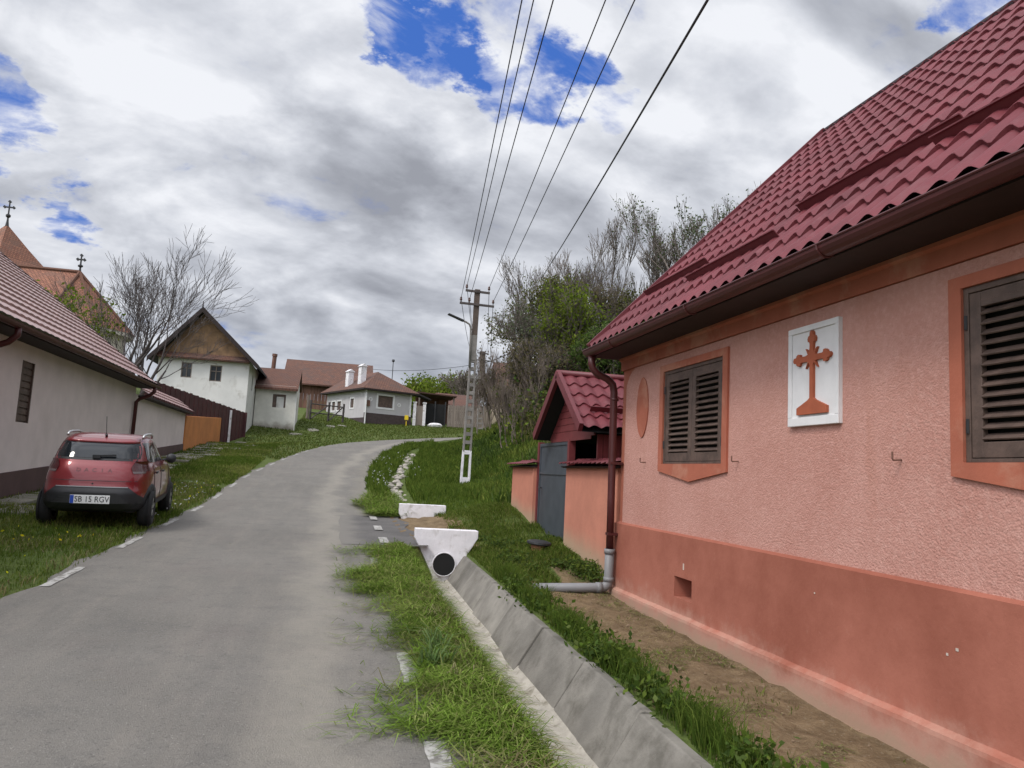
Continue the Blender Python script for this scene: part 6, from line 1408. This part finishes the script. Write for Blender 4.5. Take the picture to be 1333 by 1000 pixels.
x, y = samp(420, -2.2, .6, 2.2, 11); ok = g.random(len(x)) < np.clip(.25+.35*x, .06, 1); x, y = x[ok], y[ok]; ps_.append(blades(g, x, y, g.uniform(.02, .09, len(x)), .004, 0, CUT+DRY, z=zr(y)-.004, flat=True))
for X, Y in ((.80, 5.55), (.74, 5.2)):
    n = 46; x = g.normal(X, .045, n); y = g.normal(Y, .05, n); ps_.append(blades(g, x, y, g.uniform(.12, .28, n), .011, g.uniform(.6, 1.25, n), [(.13, .20, .07), (.16, .23, .09), (.10, .17, .05)], z=zr(y)+.02))
x, y = samp(700, 1.2, 1.66, 2.5, 11); ps_.append(blades(g, x, y, g.uniform(.03, .12, len(x)), .006, 0, CUT+DRY, z=np.array([zt_(q) for q in y])-.335, flat=True))
stuff('cut_grass', 'freshly cut grass heaped on the verge and spilling over the asphalt edge', 'grass', ps_)
# strip right of the ditch: tall tufts by the ditch, low clover by the gate
ps_ = []
for yc in np.arange(2.6, 9.6, .16):
    n = int(150+90*math.sin(yc*5)); dens = .35+.65*abs(math.sin(yc*2.6+.7)); n = int(n*dens); x = g.normal(2.12, .055, n); y = g.normal(yc, .10, n); x = np.maximum(x, 2.015)
    ps_.append(blades(g, x, y, g.uniform(.08, .26, n)*(.65+.6*dens), .007, g.uniform(.15, .75, n), GD))
x, y = samp(52000, 2.0, 3.9, 9.1, 15.4); ok = (vnoise(x, y, 1.6, 51)+1.0+(-.9)*((x < 2.5) & (y > 11.6) & (y < 15)) > g.random(len(x))) & ~((x > 3.35) & ((y < 11.3) | (y > 13))) & ~((y < 9.9) & (x > 2.8)); x, y = x[ok], y[ok]
ps_.append(blades(g, x, y, g.uniform(.03, .13, len(x)), .010, g.uniform(.3, 1.1, len(x)), GC+GD))
x, y = samp(3500, 2.15, 3.25, 3, 9); ok = vnoise(x, y, 2.6, 53) > .42; x, y = x[ok], y[ok]; ps_.append(blades(g, x, y, g.uniform(.02, .07, len(x)), .007, g.uniform(.3, 1.2, len(x)), GC+DRY[:2]))
x, y = samp(4500, 2.05, 2.75, 11.3, 15); ps_.append(blades(g, x, y, g.uniform(.02, .08, len(x)), .009, g.uniform(.3, 1.1, len(x)), GC))
stuff('ditch_side_grass', 'dark tufts of grass and clover between the concrete ditch and the pink house', 'grass', ps_)
# broad leaved weeds along the ditch and at the wall foot
lv = []
for k in range(52):
    X, Y = (g.normal(2.12, .035), g.uniform(2.4, 8.8)) if k < 32 else ((g.uniform(3.1, 3.32), g.uniform(9.1, 9.8)) if k < 40 else (g.uniform(2.1, 3.2), g.uniform(9.3, 12.5)))
    zg = g1(X, Y); n = 130; h = .15 if k < 40 else .10; c = np.array([X, Y, zg])+g.normal(0, 1, (n, 3))*np.array([.08, .08, h*.35])+np.array([0, 0, h*.55]); c[:, 2] = np.maximum(c[:, 2], zg+.01); lv.append(leaf_quads(g, c, .024, GREEN+GD if k < 32 else GREEN+GC[:2], .2))
V, F, T = merge(lv); o = link('weeds', fast_mesh('weeds', V, F, M['leaf'], T)); o['kind'] = 'stuff'; o['label'] = 'leafy green weeds along the ditch edge and the foot of the garden wall'; o['category'] = 'weeds'
# dandelions and daisies
lv = []
def flowers(n, x0, x1, y0, y1, col, s, h):
    x, y = samp(n, x0, x1, y0, y1); ok = (np.abs(road_near(x, y)[0]) > HW+.1); x, y = x[ok], y[ok]; z = G(x, y)+h; lv.append(leaf_quads(g, np.stack([x, y, z+g.uniform(-.02, .03, len(x))], 1), s, col, .08))
flowers(26, -4.6, -2.7, 9.5, 11.4, [(.75, .55, .02)], .019, .09)
flowers(10, -5, -2.7, 7.5, 9.5, [(.75, .55, .02)], .016, .08)
flowers(60, -2.75, -2.5, 13, 17.5, [(.7, .7, .66)], .022, .11)
flowers(120, -4.2, -2.6, 15.5, 20, [(.7, .7, .66), (.75, .55, .02)], .022, .08)
flowers(50, .9, 1.7, 20, 25, [(.68, .68, .64)], .026, .2)
flowers(70, 1.2, 3.0, 25, 33, [(.68, .68, .64)], .03, .2)
V, F, T = merge(lv); o = link('wild_flowers', fast_mesh('wild_flowers', V, F, M['leaf'], T)); o['kind'] = 'stuff'; o['label'] = 'scattered dandelions and small white flowers in the verges'; o['category'] = 'flowers'
# small stones and clods in the bare soil
mb = MB()
for k in range(240):
    X, Y = rr.uniform(2.2, 3.3), rr.uniform(2.5, 9); s = rr.uniform(.004, .013)*(1.8 if rr.random() < .1 else 1); z = g1(X, Y); n = 5
    ring = lambda a, b: [(X+s*a*rr.uniform(.7, 1.2)*math.cos(i*1.2566), Y+s*a*rr.uniform(.7, 1.2)*math.sin(i*1.2566), z+b*s) for i in range(n)]
    mb.grid([ring(.9, -.3), ring(1, .2), ring(.3, .7)], True)
solo('soil_clods', mb, M['soil'], 'small stones and clods in the bare soil strip beside the pink house', 'stones', kind='stuff')
